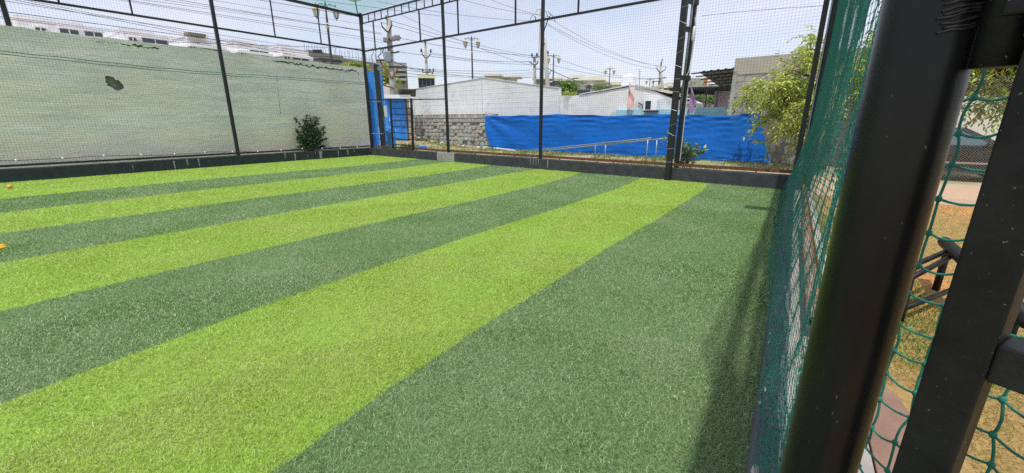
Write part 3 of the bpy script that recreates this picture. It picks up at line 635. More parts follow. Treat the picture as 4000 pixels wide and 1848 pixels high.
# gate netting: plane behind stile
A_ = Vector((1.08 * math.sin(math.radians(10.5)), 1.08 * math.cos(math.radians(10.5)), 0)); B_ = Vector((.84 * math.sin(math.radians(34)), .84 * math.cos(math.radians(34)), 0))
gd = (B_ - A_); gl = gd.length; gd.normalize(); L = []; kn = MB(); mp_ = .058
us = np.arange(.0, gl + .25, mp_); zs = np.arange(.42, 2.3, mp_)
def gpn(u, z): 
    return np.array(A_ + gd * float(u) + Vector((-gd.y, gd.x, 0)) * (.010 * math.sin(u * 9 + z * 4)) + Z * float(z + .005 * math.sin(u * 21 + z * 3)))
jr = np.random.default_rng(11); J = {(i, j): jr.normal(0, .0035, 3) for i in range(len(us)) for j in range(len(zs))}
def node(i, j): return gpn(us[i], zs[j]) + J[(i, j)]
for j in range(len(zs)):
    P = []
    for i in range(len(us) - 1):
        a, b = node(i, j), node(i + 1, j); sg = jr.uniform(.003, .009)
        for t_ in (0, .25, .5, .75): P.append(a + (b - a) * t_ - np.array([0, 0, sg * math.sin(math.pi * t_)]))
    L.append(np.array(P))
for i in range(len(us)):
    P = []
    for j in range(len(zs) - 1):
        a, b = node(i, j), node(i, j + 1); sg = jr.uniform(-.006, .006); 
        for t_ in (0, .25, .5, .75): P.append(a + (b - a) * t_ + np.array(gd) * sg * math.sin(math.pi * t_))
    L.append(np.array(P))
gnet = strands(L, .0022, 'teal', 'gate_netting', 'coarse teal knotted netting showing between round post and gate stile', n=7, smooth=True)
for i in range(len(us)):
    for j in range(len(zs)):
        c = Vector(node(i, j)); kn.lathe(c, [(.0015, -.0065), (.0046, -.0035), (.005, 0), (.0043, .004), (.0015, .007)], 7)
kn.build('knots', 'teal', gnet, smooth=True, kind='stuff')
# rusty pipe and rail outside the kerb
rp_ = thing('rusty_pipe', Vector((.33, 5, .05)), 'rusty hollow pipe lying on the path behind the teal net', 'pipe')
pe = Vector((.335, 3.55, .15)); s = MB(); n = 20; far = Vector((.335, 7.5, .15)); k = 0
for (p, rad) in ((pe, .052), (far, .052), (far, .044), (pe, .044)):
    for j in range(n): a = 2 * math.pi * j / n; s.v.append(p + Vector((rad * math.cos(a), 0, rad * math.sin(a))))
for i in range(4):
    for j in range(n): s.f.append((i * n + j, i * n + (j + 1) % n, ((i + 1) % 4) * n + (j + 1) % n, ((i + 1) % 4) * n + j))
s.build('pipe_shell', mat('pale_rusty_pipe', rgb(158, 132, 118), rgb(120, 88, 70), 10, rough=.85, col3=rgb(90, 60, 46), scale3=18), rp_, smooth=False)
ry = MB(); ry.span(Vector((.40, .9, .20)), Vector((.40, 11.8, .20)), .008, .06, Vector((1, 0, 0))); ry.span(Vector((.373, .9, .171)), Vector((.373, 11.8, .171)), .055, .007, Vector((1, 0, 0)))
for yq in (2.0, 6.0, 10.0): ry.span(Vector((.385, yq, .0)), Vector((.385, yq, .17)), .04, .04)
ry.build('angle_rail', 'rust_yellow', label='rusty orange yellow angle rail running outside the teal net', cat='rail')

# ------------------------------------------------------------------ right yard: car, chain link, wall, pipe frame
def G45(x, y, z): return G(x, y, z)
pf = thing('pipe_frame', G(3800, 1060, 0), 'black pipe frame standing on dry lawn behind the gate', 'frame')
a = G(3690, 945, .45); b = G(4030, 1262, .45); tb = MB().tube([a, a.lerp(b, .5), b], .052, 14).build('main_tube', 'black_old', pf, smooth=True)
d = (b - a).normalized(); pr = Vector((-abs(d.y), d.x * (1 if d.y < 0 else -1), 0)).normalized()
for (p0, p1, z0, z1) in (((3702, 980), (3560, 1040), .42, .40), ((3722, 998), (3560, 1085), .40, .38), ((3735, 1125), (3530, 1205), .12, .12)):
    MB().tube([G(*p0, z0), G(*p1, z1)], .022, 8).build('rod', 'black_old', pf, smooth=True)
for t_ in (.08, .9): p = a.lerp(b, t_); MB().tube([p, Vector((p.x, p.y, -.01))], .03, 8).build('leg', 'black_old', pf, smooth=True)
for (p0, p1) in (((3560, 1040), (3560, 1085)), ((3535, 1203), (3550, 1060))):
    pass
MB().tube([G(3560, 1040, .40), G(3560, 1085, .38), G(3530, 1205, .12), Vector((G(3530, 1205, .12).x, G(3530, 1205, .12).y, -.01))], .022, 8).build('leg', 'black_old', pf, smooth=True)

cl_y = 11.6; L = []; pit = .046; x0, x1, zt = 1.0, 6.5, 2.4
for k in np.arange(x0 - zt, x1, pit):
    for sg in (1, -1):
        P = []
        za, zb = 0.0, zt; xa, xb = (k, k + zt) if sg > 0 else (k + zt, k)
        t0 = max(0, min(1, (x0 - xa) / (xb - xa))); t1 = max(0, min(1, (x1 - xa) / (xb - xa)))
        if abs(t1 - t0) < .02: continue
        L.append(np.array([[xa + (xb - xa) * t_, cl_y, za + (zb - za) * t_] for t_ in (t0, (t0 + t1) / 2, t1)]))
strands(L, .0008, 'steelwire', 'chain_link_fence', 'pale chain link fence in front of the dark parked car', 'fence', n=3)
cw = MB(); cw.box((8.0, 23.6, 1.6), (14.0, .25, 3.4)); cw.build('compound_wall', 'bright', label='pale grey plaster wall behind the dark parked car', cat='wall')

def car():
    t = thing('parked_car', Vector((3.6, 17.2, 0)), 'dark sedan parked on the paving behind chain link fence', 'car'); c0 = Vector((3.6, 17.2, 0)); hw = .86
    prof = [(-2.15, .35), (-2.2, .62), (-2.1, .86), (-1.35, .95), (1.05, .93), (2.0, .78), (2.18, .55), (2.12, .3), (1.75, .22), (-1.8, .22)]
    s = MB(); rings = [(-hw * .94, .93), (-hw, 1.0), (hw, 1.0), (hw * .94, .93)]
    n = len(prof)
    for (yy, sc) in rings:
        for (x, z) in prof: s.v.append(c0 + Vector((x * (.97 if sc < 1 else 1), yy, .58 + (z - .58) * sc)))
    for i in range(3):
        for j in range(n): s.f.append((i * n + j, i * n + (j + 1) % n, (i + 1) * n + (j + 1) % n, (i + 1) * n + j))
    s.f += [tuple(reversed(range(n))), tuple(3 * n + j for j in range(n))]
    body = s.build('body', 'carpaint', t, bevel=.04)
    cab = [(-1.55, .94), (-1.05, 1.38), (-.45, 1.47), (.25, 1.44), (1.15, .92)]; s = MB()
    for yy, sc in ((-hw * .96, 0), (hw * .96, 0)):
        for (x, z) in cab: k = (z - .94) / .53; s.v.append(c0 + Vector((x, yy * (1 - .2 * k), z)))
    m_ = len(cab); s.f = [tuple(reversed(range(m_))), tuple(range(m_, 2 * m_))] + [(j, j + 1, m_ + j + 1, m_ + j) for j in range(m_ - 1)]
    s.build('cabin', 'carpaint', t, bevel=.03)
    for sy in (-1, 1):
        for w in ([(-1.32, .99), (-.98, 1.32), (-.5, 1.385), (-.42, .98)], [(-.34, .98), (-.40, 1.39), (.16, 1.37), (.90, .97)]):
            s = MB(); P = [c0 + Vector((x, sy * (hw * .96 * (1 - .2 * (z - .94) / .53) + .006), z)) for x, z in w]; s.add(P, [(0, 1, 2, 3)]); s.build('window', mat('car_side_glass', rgb(70, 92, 100), None, rough=.08, spec=.8), t)
        MB().box(c0 + Vector((-.55, sy * (hw + .008), .82)), (.2, .02, .03)).build('door_handle', 'carpaint', t); MB().box(c0 + Vector((.3, sy * (hw + .008), .82)), (.2, .02, .03)).build('door_handle', 'carpaint', t)
        MB().box(c0 + Vector((0, sy * (hw + .006), .50)), (3.0, .02, .05)).build('side_moulding', 'chrome', t); MB().box(c0 + Vector((.78, sy * (hw + .06), 1.0)), (.12, .18, .12)).build('mirror', 'carpaint', t, bevel=.02)
        for x in (-1.35, 1.35):
            w = thing_part('wheel', t); c = c0 + Vector((x, sy * .74, .31))
            s = MB().tube([c - Vector((0, .1, 0)), c + Vector((0, .1, 0))], .31, 20); w = s.build('wheel', 'tyre', t, bevel=.02)
            MB().tube([c + Vector((0, sy * .09, 0)), c + Vector((0, sy * .112, 0))], .19, 14).build('rim', 'chrome', w)
        MB().box(c0 + Vector((2.05, sy * .62, .66)), (.2, .34, .14)).build('headlight', 'lampglass', t, bevel=.02); MB().box(c0 + Vector((-2.13, sy * .65, .72)), (.12, .3, .16)).build('tail_light', 'clay', t, bevel=.02)
    for w in ([(-1.53, .97), (-1.08, 1.35)], [(1.12, .96), (.30, 1.42)]):
        s = MB(); (xa, za), (xb, zb) = w; e = .012 if xa > 0 else -.012
        s.add([c0 + Vector((xa + e, -.72, za + .01)), c0 + Vector((xa + e, .72, za + .01)), c0 + Vector((xb + e, .62, zb + .01)), c0 + Vector((xb + e, -.62, zb + .01))], [(0, 1, 2, 3)]); s.build('window', 'glass', t)
def thing_part(*a): return None
car()

# ------------------------------------------------------------------ back yard: stone wall, sheds, tarp, rails
sw = thing('stone_wall', TP(1760, 560, .2) * 1.0, 'rubble stone wall with squared grey top courses and bright coping', 'wall')
sw.location.z = 0
uL = (TP(1600, 500, 0) - P_T).dot(UT); uR = (TP(1925, 500, 0) - P_T).dot(UT)
def WS(u, z, off=0.0): return P_T + UT * u + NT * off + Z * z
core = MB(); core.box(WS((uL + uR) / 2, .95, .30), (uR - uL, .40, 2.16), UT, NT); core.build('mortar_core', 'mortar', sw)
stone_meshes = []
for k in range(9):
    r = random.Random(100 + k); s = MB(); n = 7 if k > 2 else 4; P = []
    if n == 4: base_ = [(-.5, -.5), (.5, -.5), (.5, .5), (-.5, .5)]
    else: base_ = [(lambda a: (.5 * math.copysign(abs(math.cos(a)) ** .55, math.cos(a)), .5 * math.copysign(abs(math.sin(a)) ** .55, math.sin(a))))(2 * math.pi * (i + r.uniform(-.3, .3)) / n) for i in range(n)]
    base_ = [(x + r.uniform(-.05, .05), z + r.uniform(-.05, .05)) for x, z in base_]
    for (sc, dy) in ((1.0, .5), (1.0, -.25), (.80, -.5)):
        for x, z in base_: P.append(Vector((x * sc, dy + r.uniform(-.06, .06) * (dy < 0), z * sc)))
    s.v = P; n = len(base_); s.f = [(i * n + j, i * n + (j + 1) % n, (i + 1) * n + (j + 1) % n, (i + 1) * n + j) for i in range(2) for j in range(n)] + [tuple(2 * n + j for j in range(n))]
    for mn in ('stone', 'stone2', 'stone3', 'stone4'):
        me = bpy.data.meshes.new('stone'); me.from_pydata([tuple(p) for p in s.v], [], s.f); me.materials.append(M[mn]); stone_meshes.append(me)
angT = math.atan2(UT.y, UT.x); r = random.Random(21)
def put_stone(u, z, w_, h_, kind, mi):
    me = stone_meshes[kind * 4 + mi]; o = bpy.data.objects.new('stone', me); COL.objects.link(o); o.parent = sw
    o.location = WS(u, z, .10 + r.uniform(-.015, .015)) - wloc(sw); o.rotation_euler = (0, r.uniform(-.12, .12) if kind > 2 else r.uniform(-.03, .03), angT); o.scale = (w_, .14, h_)
for row in range(2):
    z = 1.89 - row * .245; u = uL + r.uniform(0, .1)
    while u < uR - .1:
        w_ = r.uniform(.24, .32); put_stone(u + w_ / 2, z, w_ - .018, .225, r.randrange(3), 0 if r.random() < .85 else 1); u += w_
z = 1.52
while z > .12:
    h_ = r.uniform(.19, .28); u = uL
    while u < uR - .1:
        w_ = r.uniform(.2, .44)
        if r.random() < .9: put_stone(u + w_ / 2, z - h_ / 2 + r.uniform(-.025, .025), w_ * 1.0, h_ * 1.04, 3 + r.randrange(6), r.choice([0, 0, 0, 1, 1, 2, 2, 3] if r.random() < .7 else [0, 0, 0]))
        u += w_
    z -= h_
MB().box(WS((uL + uR) / 2 - .3, 2.075, .16), (uR - uL - .7, .26, .09), UT, NT).build('coping', 'bright', sw)
# rubble at the foot of the wall
r = random.Random(31)
for k in range(46):
    px = r.uniform(1625, 1900) if k < 34 else r.uniform(2950, 3100); base_y = 548 + (px - 1620) * .11 + r.uniform(-6, 16) if k < 34 else r.uniform(628, 640)
    p = G(px, base_y, 0) if k >= 34 else TP(px, base_y, -.3 - r.uniform(0, .5)); p.z = gz(p.x, p.y) - .02
    sz = r.uniform(.05, .15) if k < 34 else r.uniform(.03, .07); s = MB(); n = 7
    for (rr_, zz) in ((1.0, 0), (1.05, .35), (.75, .8), (.3, 1.0)):
        for j in range(n): a = 2 * math.pi * j / n; q_ = sz * rr_ * r.uniform(.8, 1.15); s.v.append(p + Vector((math.cos(a) * q_, math.sin(a) * q_ * .8, zz * sz * r.uniform(.9, 1.2))))
    s.f = [(i * n + j, i * n + (j + 1) % n, (i + 1) * n + (j + 1) % n, (i + 1) * n + j) for i in range(3) for j in range(n)] + [tuple(3 * n + j for j in range(n)), tuple(reversed(range(n)))]
    if k < 34: s.build('rubble_rock', 'redrock' if r.random() < .6 else 'stone2', label='loose reddish rubble rock heaped at foot of the stone wall', cat='rock', group='rocks along the stone wall')
    else: s.build('rubble_rock', 'redrock', label='small broken brick lump on the ground under the leafy tree', cat='rock', group='rubble under the tree')
bb_ = G(1977, 582, 0); MB().box(Vector((bb_.x, bb_.y, .1)), (.30, .2, .22), UT, NT).build('concrete_block', 'bare', bevel=.01, label='loose concrete block lying at foot of blue tarpaulin', cat='block')
pl_ = MB(); a = G(1915, 576, .05); b = G(2010, 588, .05); pl_.span(a, b, .14, .06); pl_.build('plank', 'bright', label='pale plank lying beside the loose concrete block', cat='plank')
pb = G(1625, 575, .1) ; pb = BP(-13.75, .47, .35); MB().box(pb, (.42, .2, .13), UB, NB).build('blue_crate', 'bluesheet', bevel=.01, label='small blue tub behind the kerb beside the barred gate', cat='tub')

# white gable shed behind the stone wall
ws = thing('gable_wall', WS(0, 0, .8), 'white sheet clad gable wall rising behind the stone wall', 'wall')
def shed(t, pts_px, off, depth, m, roofm, name_roof='roof'):
    P = [TP(x, y, off) for x, y in pts_px]; s = MB(); s.prism(P, NT * depth); s.build('wall', m, t)
    return P
P = shed(ws, [(1612, 500), (2185, 500), (2183, 345), (1890, 305), (1612, 350)], .60, .25, 'white', 'steelgrey')
for (a, b) in ((P[4], P[3]), (P[3], P[2])):
    s = MB(); s.prism([a + Z * .012 - NT * .04, b + Z * .012 - NT * .04, b + Z * .04 - NT * .04, a + Z * .04 - NT * .04], NT * .33); s.build('roof', 'white', ws)
MB().span(TP(1882, 312, .595), TP(1885, 440, .595), .012, .01, UT).build('joint', 'steelgrey', ws)
for k in range(1, 7): z = 2.1 + k * .28; MB().span(WS(uL + .6, z, .597), WS(4.3 if z < 3.2 else (4.3 - (z - 3.2) * 6.6), z, .597), .006, .008, NT).build('sheet_lap', 'white', ws)
s2 = thing('low_building', WS(8, 0, .8), 'low whitewashed building carrying the ribbed water tank and air conditioner', 'building')
P2 = shed(s2, [(2186, 500), (2640, 500), (2640, 392), (2560, 358), (2468, 338), (2330, 362), (2260, 372), (2186, 377)], .75, 7.0, 'offwhite', None)
s = MB(); a, b, c = TP(2262, 370, .7), TP(2340, 357, .7), TP(2462, 334, .7)
for p, q in ((a, b), (b, c)): s.prism([p + Z * .005, q + Z * .005, q + Z * .045, p + Z * .045], NT * 7.1)
s.build('roof_sheet', 'offwhite', s2)
s = MB(); a, b, c = TP(2480, 336, .68), TP(2560, 352, .68), TP(2640, 372, .68)
for p, q in ((a, b), (b, c)): s.prism([p + Z * .02, q + Z * .02, q + Z * .06, p + Z * .06], NT * 3.0)
s.build('roof_sheet', 'stone3', s2)
s = MB(); s.box(TP(2540, 452, .62), (3.4, .2, .55), UT, NT); s.build('painted_band', 'turq', s2)
ac = thing('air_conditioner', TP(2545, 420, .60), 'white air conditioner box on low whitewashed building', 'air conditioner'); p = TP(2546, 411, .50)
MB().box(p, (.62, .3, .48), UT, NT).build('casing', 'tank', ac, bevel=.015); MB().box(p - NT * .156 - UT * .12, (.26, .01, .38), UT, NT).build('fan_grille', 'dark', ac); MB().box(p - Z * .27, (.7, .36, .04), UT, NT).build('bracket', 'iron', ac)
MB().tube([TP(2494, 402, .70), TP(2508, 410, .68), TP(2510, 424, .68)], .03, 8).build('vent_pipe', 'iron', s2, smooth=True)
tk = thing('water_tank', TP(2455, 342, 2.4), 'white ribbed plastic water tank on low building roof', 'water tank'); tcn_ = TP(2455, 346, 2.4); ct = TP(2455, 292, 2.4); th = ct.z - tcn_.z; tr = (TP(2482, 330, 2.4) - TP(2428, 330, 2.4)).length / 2
prof = [(tr, 0)]
for k in range(8): z0 = th * .82 * k / 8; prof += [(tr, z0 + .01), (tr, z0 + th * .05), (tr * .955, z0 + th * .06), (tr * .955, z0 + th * .10)]
prof += [(tr, th * .83), (tr * .97, th * .87), (tr * .6, th * .95), (tr * .28, th * .97)]
MB().lathe(tcn_, prof, 28).build('body', 'tank', tk, smooth=False); MB().lathe(tcn_ + Z * th * .965, [(tr * .3, 0), (tr * .3, .05), (tr * .2, .07)], 16).build('lid', 'tank', tk)
MB().tube([TP(2497, 345, 2.0), TP(2499, 270, 2.0)], .012, 6).build('antenna_rod', 'iron', label='thin dark rod standing beside the water tank', cat='rod')
def flag(px, top, bot, w, m, label, off):
    t = thing('flag', TP(px, bot, off), label, 'flag'); p0 = TP(px, bot + 15, off); p1 = TP(px + 8, top - 4, off); MB().tube([p0, p1], .014, 6).build('flag_pole', 'iron', t)
    def fn(u, v):
        q = TP(px + 6 - 8 * (1 - v) + u * w * (1 - .75 * max(0, v - .55) / .45) * (.75 + .25 * math.sin(v * 5)), bot + (top - bot) * v, off); return q - NT * (.05 * math.sin(u * 5 + v * 6) + .02)
    MB().grid(fn, 5, 12).build('flag_cloth', m, t, smooth=True)
flag(2452, 327, 425, 26, 'pink', 'faded pink feather flag in front of the ribbed water tank', .4); flag(2692, 322, 440, 24, 'purple', 'faded purple feather flag beside the twin black posts', .5)

# blue tarpaulin
SWAG = [(.04, .025, .03, 0), (.125, .04, .018, 1.2), (.22, .05, .022, .5), (.36, .06, .030, 2.1), (.47, .03, .014, .2), (.57, .055, .024, 1.7), (.70, .05, .034, .9), (.76, .035, .02, 2.6), (.86, .05, .024, .3), (.95, .03, .02, 1.4)]
def tarp_fn(u, v):
    x = 1898 + (2968 - 1898) * u; top = 448 + 4 * math.sin(u * 17) * .6 + 3.0 * abs(math.sin(u * 24)) + (-6 if u > .93 else 0) + 6 * max(0, .03 - u) / .03
    p = TP(x, top, -.05); b_ = TP(1927 + (3010 - 1927) * u, 580 + (637 - 580) * u, -.12 ); 
    b_.z = -.01
    left = max(0, 1 - u / .06); w_ = v ** (1 + .6 * left)
    q = p.lerp(b_, 1 - v); q = Vector((q.x + (b_.x - p.x) * left * ((1 - v) ** 2.2 - (1 - v)), q.y, q.z))
    topf = math.exp(-(1 - v) * 5); d = 0
    for c, wd_, am, ph in SWAG:
        e = (u - c) / wd_
        if abs(e) < 2.2: d += topf * am * 1.3 * math.sin((1 - v) * 48 + ph - e * e * 1.6) * math.exp(-e * e * 1.3)
    d += .035 * noise.noise(Vector((u * 14, v * 2.2, 0))) + .010 * noise.noise(Vector((u * 50, v * 9, 4))) + .03 * noise.noise(Vector((u * 10, v * 14, 9))) * math.exp(-v * 4) + .03 * math.exp(-v * 12) * noise.noise(Vector((u * 30, v * 26, 7))) * 1.6
    dl = math.hypot(u * 15, (1 - v) * 2); d += .05 * math.exp(-(u * 7) ** 1) * math.sin(9 * math.atan2(1 - v, u * 7 + .001) + .5) * min(1, dl)
    return q - NT * (d + .08)
tp = MB(); tp.grid(tarp_fn, 260, 54); to = tp.build('tarpaulin', 'tarp', smooth=True, label='long blue tarpaulin sheet hung along the yard boundary', cat='tarpaulin')
lip = MB(); lip.grid(lambda u, v: tarp_fn(u, 1.0) + NT * (.16 * v) + Z * (.018 * math.sin(v * 3.1) - .03 * v), 260, 3); lip.build('folded_lip', 'tarp', to, smooth=True)
tb_ = MB(); tb_.box(WS(7.3, .93, .18), (15.4, .2, 1.80), UT, NT); tb_.build('boundary_wall', 'mortar', label='grey wall hidden behind the blue tarpaulin', cat='wall')

# galvanised ramp rails
rl = thing('handrail', G(2350, 625), 'sloping galvanised twin handrail before the blue tarpaulin', 'handrail')
def hr(posts, x0, x1):
    Pp = []
    for (bx_, by_, ty_) in posts:
        b_ = G(bx_, by_); z = 1.6 * (1 - (ty_ - 474) / (by_ - 474)); Pp.append((b_, z))
    for b_, z in Pp: MB().tube([Vector((b_.x, b_.y, -.03)), Vector((b_.x, b_.y, z))], .021, 8).build('rail_post', 'galv', rl, smooth=True)
    a, b_ = Pp[0], Pp[-1]; A = Vector((a[0].x, a[0].y, a[1])); B = Vector((b_[0].x, b_[0].y, b_[1])); d_ = B - A
    MB().tube([A - d_ * x0, A, B, B + d_ * x1], .026, 8).build('rail', 'galv', rl, smooth=True)
hr([(2115, 605, 583), (2323, 625, 562), (2522, 648, 540)], .28, .02); hr([(2147, 610, 586), (2362, 628, 566), (2557, 650, 543)], .10, .07)

# ------------------------------------------------------------------ raw concrete building with awning
rb = thing('block_building', TP(3000, 640, .4), 'tall raw grey block building with ribbed awning behind the leafy tree', 'building')
P = [TP(2842, 480, .35), TP(3000, 480, .35)]
u0 = (TP(2845, 445, .35) - P_T).dot(UT); u1 = u0 + 4.5; zt = 4.06
MB().box(WS((u0 + u1) / 2, 1.95, .35 + 3.0), (u1 - u0, 6.0, 4.22), UT, NT).build('wall', 'blockwall', rb)
MB().box(WS((u0 + u1) / 2, 3.73, .35 + 2.97), (u1 - u0 + .02, 6.02, .62), UT, NT).build('plaster_band', mat('grey_plaster_band', rgb(166, 160, 148), rgb(178, 173, 161), 2, rough=.9, bump=.2), rb)
r = random.Random(5)
for row in range(9):                                              # uneven block courses, proud of the wall
    z = 3.30 - row * .30; u = u0 + .22 + (.2 if row % 2 else 0)
    while u < u0 + 4.25:
        if z > .2: MB().box(WS(u, z, .35 - .004 + r.uniform(-.006, .010)), (.39, .04, .285), UT, NT).build('block', 'blockwall' if r.random() < .75 else 'stone', rb)
        u += .40
MB().box(WS(u0 + .06, 1.6, .34), (.16, .06, 3.9), UT, NT).build('corner_strip', mat('greenish_corner', rgb(170, 178, 166), rgb(150, 154, 146), 5, rough=.9), rb)
# awning
aw = [TP(2862, 253, 1.2), TP(2762, 255, .9), TP(2836, 334, 4.2), TP(2862, 332, 4.2)]
aw = [WS(u0 - .02, 3.72, .6), WS(u0 - 1.45, 3.66, .6), WS(u0 - 1.45, 3.30, 4.6), WS(u0 - .02, 3.36, 4.6)]
s = MB(); n = 48
def awf(u, v):
    p = aw[0].lerp(aw[1], u).lerp(aw[3].lerp(aw[2], u), v); return p + Z * (.035 * (1 if math.sin(u * 2 * math.pi * 5) > .55 else 0))
s.grid(awf, n, 4); s.build('awning_sheet', 'steelgrey', rb)
for k in range(6):
    v = .02 + k * .19; p = aw[0].lerp(aw[3], v); q = aw[1].lerp(aw[2], v) - UT * .32
    MB().span(p - Z * .035, q - Z * .035, .05, .06, Z).build('purlin', 'iron', rb)
# far open shed with ribbed roof
os_ = thing('open_shed', WS(u0 - 3, 0, 6.5), 'low open shed roof on thin posts behind the purple flag', 'shed')
q0, q1 = TP(2606, 342, 5.0), TP(2862, 336, 5.0); q2, q3 = TP(2640, 366, 9.0), TP(2862, 366, 9.0)
s = MB(); s.prism([q0, q1, q3 , q2], Z * .06); s.build('roof', 'steelgrey', os_)
for k in range(6): v = .03 + k * .18; MB().span(q0.lerp(q2, v) - Z * .05, q1.lerp(q3, v) - Z * .05, .06, .07, Z).build('purlin', 'iron', os_)
for px in (2622, 2756, 2800): p = TP(px, 400, 5.2); MB().span(Vector((p.x, p.y, 0)), Vector((p.x, p.y, q0.z)), .06, .06).build('post', 'iron', os_)
pk = MB(); a = TP(2806, 367, 7); b = TP(2862, 445, 7); pk.box((a + b) / 2, (1.2, .2, 2.6), UT, NT); pk.build('pink_wall', mat('pink_plaster', rgb(222, 198, 208), None, rough=.8), label='pale pink wall panel glimpsed under the ribbed awning', cat='wall')
mw = MB(); a = TP(2700, 428, 1.0); b = TP(2850, 455, 1.0); mw.box((TP(2640, 452, 1.4)), (6.0, .15, .7), UT, NT); mw.build('painted_wall', 'turq', label='low turquoise painted wall showing over the tarpaulin top', cat='wall')
fb = thing('far_block', D(2760, 330, 70), 'far pale block with blue and brown panels beyond the shed roof', 'building'); fb.location.z = 0; nfb = Vector((ray(2760, 400).x, ray(2760, 400).y, 0)).normalized(); ufb = Vector((nfb.y, -nfb.x, 0)); p0 = D(2760, 350, 70)
for (xa, xb, yt, mm) in ((2690, 2750, 305, 'steelgrey'), (2750, 2766, 303, 'clay'), (2766, 2860, 300, 'apt')):
    a, b = ON(xa, yt, p0, nfb), ON(xb, yt, p0, nfb); s = MB(); s.prism([Vector((a.x, a.y, 0)), Vector((b.x, b.y, 0)), b, a], nfb * 8); s.build('wall', mm, fb)

# ------------------------------------------------------------------ blue sheet column and gate at the corner
bc = thing('blue_sheet_column', Vector((-17.6, 14.2, 0)), 'tall blue ribbed metal sheet enclosure at the end of pale green wall', 'enclosure')
def blue_panel(pa, pb, z0, z1, m, nr):
    s = MB(); d_ = (pb - pa); n_ = Vector((d_.y, -d_.x, 0)).normalized(); L_ = d_.length
    def fn(u, v): return pa + d_ * u + Z * (z0 + (z1 - z0) * v) + n_ * (.025 if (u * nr) % 1 < .3 else 0)
    s.grid(fn, nr * 8, 1); return s.build('sheet', m, bc)
pA = D(1416, 400, 22.6); pB = D(1446, 400, 22.9); pC = D(1470, 400, 22.9); pD = D(1500, 400, 23.6)
for p in (pA, pB, pC, pD): p.z = 0
blue_panel(pA, pB, 0, 3.98, 'bluedark', 2); blue_panel(pB, pC, 0, 3.98, 'bluesheet', 2); blue_panel(pC, pD, 0, 3.98, 'bluesheet', 3)
MB().prism([pA + Z * 3.8, pB + Z * 3.8, pD + Z * 3.8, pD + Vector((-1.2, 1.0, 3.8)), pA + Vector((-.6, 1.0, 3.8))], Z * .2).build('cap', 'bluesheet', bc)
for a, b in ((pA, pA + Vector((-.6, 1.0, 0))), (pD + Vector((-1.2, 1.0, 0)), pD)): blue_panel(a, b, 0, 3.85, 'bluedark', 3)
ip = D(1476, 300, 21.5); MB().span(Vector((ip.x, ip.y, 0)), Vector((ip.x - .05, ip.y, 4.15)), .2, .16, UB).build('steel_column', mat('dark_teal_steel', rgb(30, 44, 48), rgb(40, 54, 58), 6, rough=.5), label='dark steel column standing before the blue sheet enclosure', cat='column')
fl = D(1485, 268, 21.3); MB().box(fl, (.22, .18, .2), UB, NB).build('spot_lamp', 'galv', bevel=.02, label='small grey spot lamp fixed to top of dark steel column', cat='lamp')
bg_ = thing('blue_gate', D(1555, 520, 29), 'blue corrugated metal gate with peeling patches beyond the barred gate', 'gate'); gA = D(1512, 520, 28.5); gB = D(1592, 520, 28.5); z0 = gz(gA.x, gA.y); gA.z = gB.z = 0; d_ = gB - gA; n_ = Vector((d_.y, -d_.x, 0)).normalized()
zt_ = D(1550, 385, 28.5).z
s = MB(); s.grid(lambda u, v: gA + d_ * u + Z * (z0 + .05 + (zt_ - z0) * v) + n_ * (.03 if (u * 12) % 1 < .3 else 0), 96, 1); s.build('sheet', 'bluesheet', bg_)
r = random.Random(8)
for k in range(16):
    u = r.uniform(.1, .9); z = z0 + r.uniform(.5, 1.7); w_ = r.uniform(.015, .05); h_ = r.uniform(.05, .25); MB().box(gA + d_ * u + Z * z + n_ * .034, (w_, .004, h_), d_.normalized(), n_).build('peeled_patch', 'peel', bg_)
MB().span(gB + d_.normalized() * .03, gB + d_.normalized() * .03 + Z * (zt_ + .05), .09, .08).build('frame_post', 'rust', bg_)
bp = thing('brick_pier', gB + d_.normalized() * .25, 'narrow rough brick pier beside the blue gate', 'pier'); c = gB + d_.normalized() * .28; r = random.Random(2)
MB().box(c + Z * 1.2 + n_ * -.02, (.34, .30, 2.4), d_.normalized(), n_).build('mortar_core', 'mortar', bp)
for k in range(18):
    for sx in (-.09, .09): MB().box(c + d_.normalized() * (sx + r.uniform(-.01, .01)) + Z * (.1 + k * .13) + n_ * r.uniform(-.01, .01), (.17, .33, .115), d_.normalized(), n_).build('brick', r.choice(['redrock', 'stone3', 'stone2']), bp)
MB().box(D(1553, 378, 28.2), (1.6, .5, .22), d_.normalized(), n_).build('white_box', 'tank', label='long white cabinet box above the blue gate', cat='box')
MB().box(D(1590, 363, 28.4), (1.1, 1.2, .05), d_.normalized(), (n_ + Z * .3).normalized()).build('awning_sheet', mat('rusty_blue_sheet', rgb(70, 72, 78), rgb(96, 84, 70), 4, rough=.7), label='small tilted dark awning sheet over the brick pier', cat='awning')
mb_ = thing('meter_box', D(1497, 445, 21.8), 'white and grey meter boxes on pipe beside the barred gate', 'meter box'); p = D(1503, 436, 21.6)
MB().box(p, (.17, .14, .52), UB, NB).build('white_case', 'tank', mb_, bevel=.01); MB().box(p - UB * .26 + Z * .02, (.22, .12, .5), UB, NB).build('grey_case', mat('grey_case', rgb(134, 136, 132), None, rough=.6), mb_, bevel=.01)
MB().box(p - NB * .072 - Z * .08, (.05, .01, .09), UB, NB).build('meter_window', 'dark', mb_)
q = p - Z * .3; MB().tube([q, q - UB * .15 - Z * .05, q - UB * .25 - Z * .25, q - UB * .25 - Z * 1.3], .028, 8).build('conduit', 'tank', mb_, smooth=True)
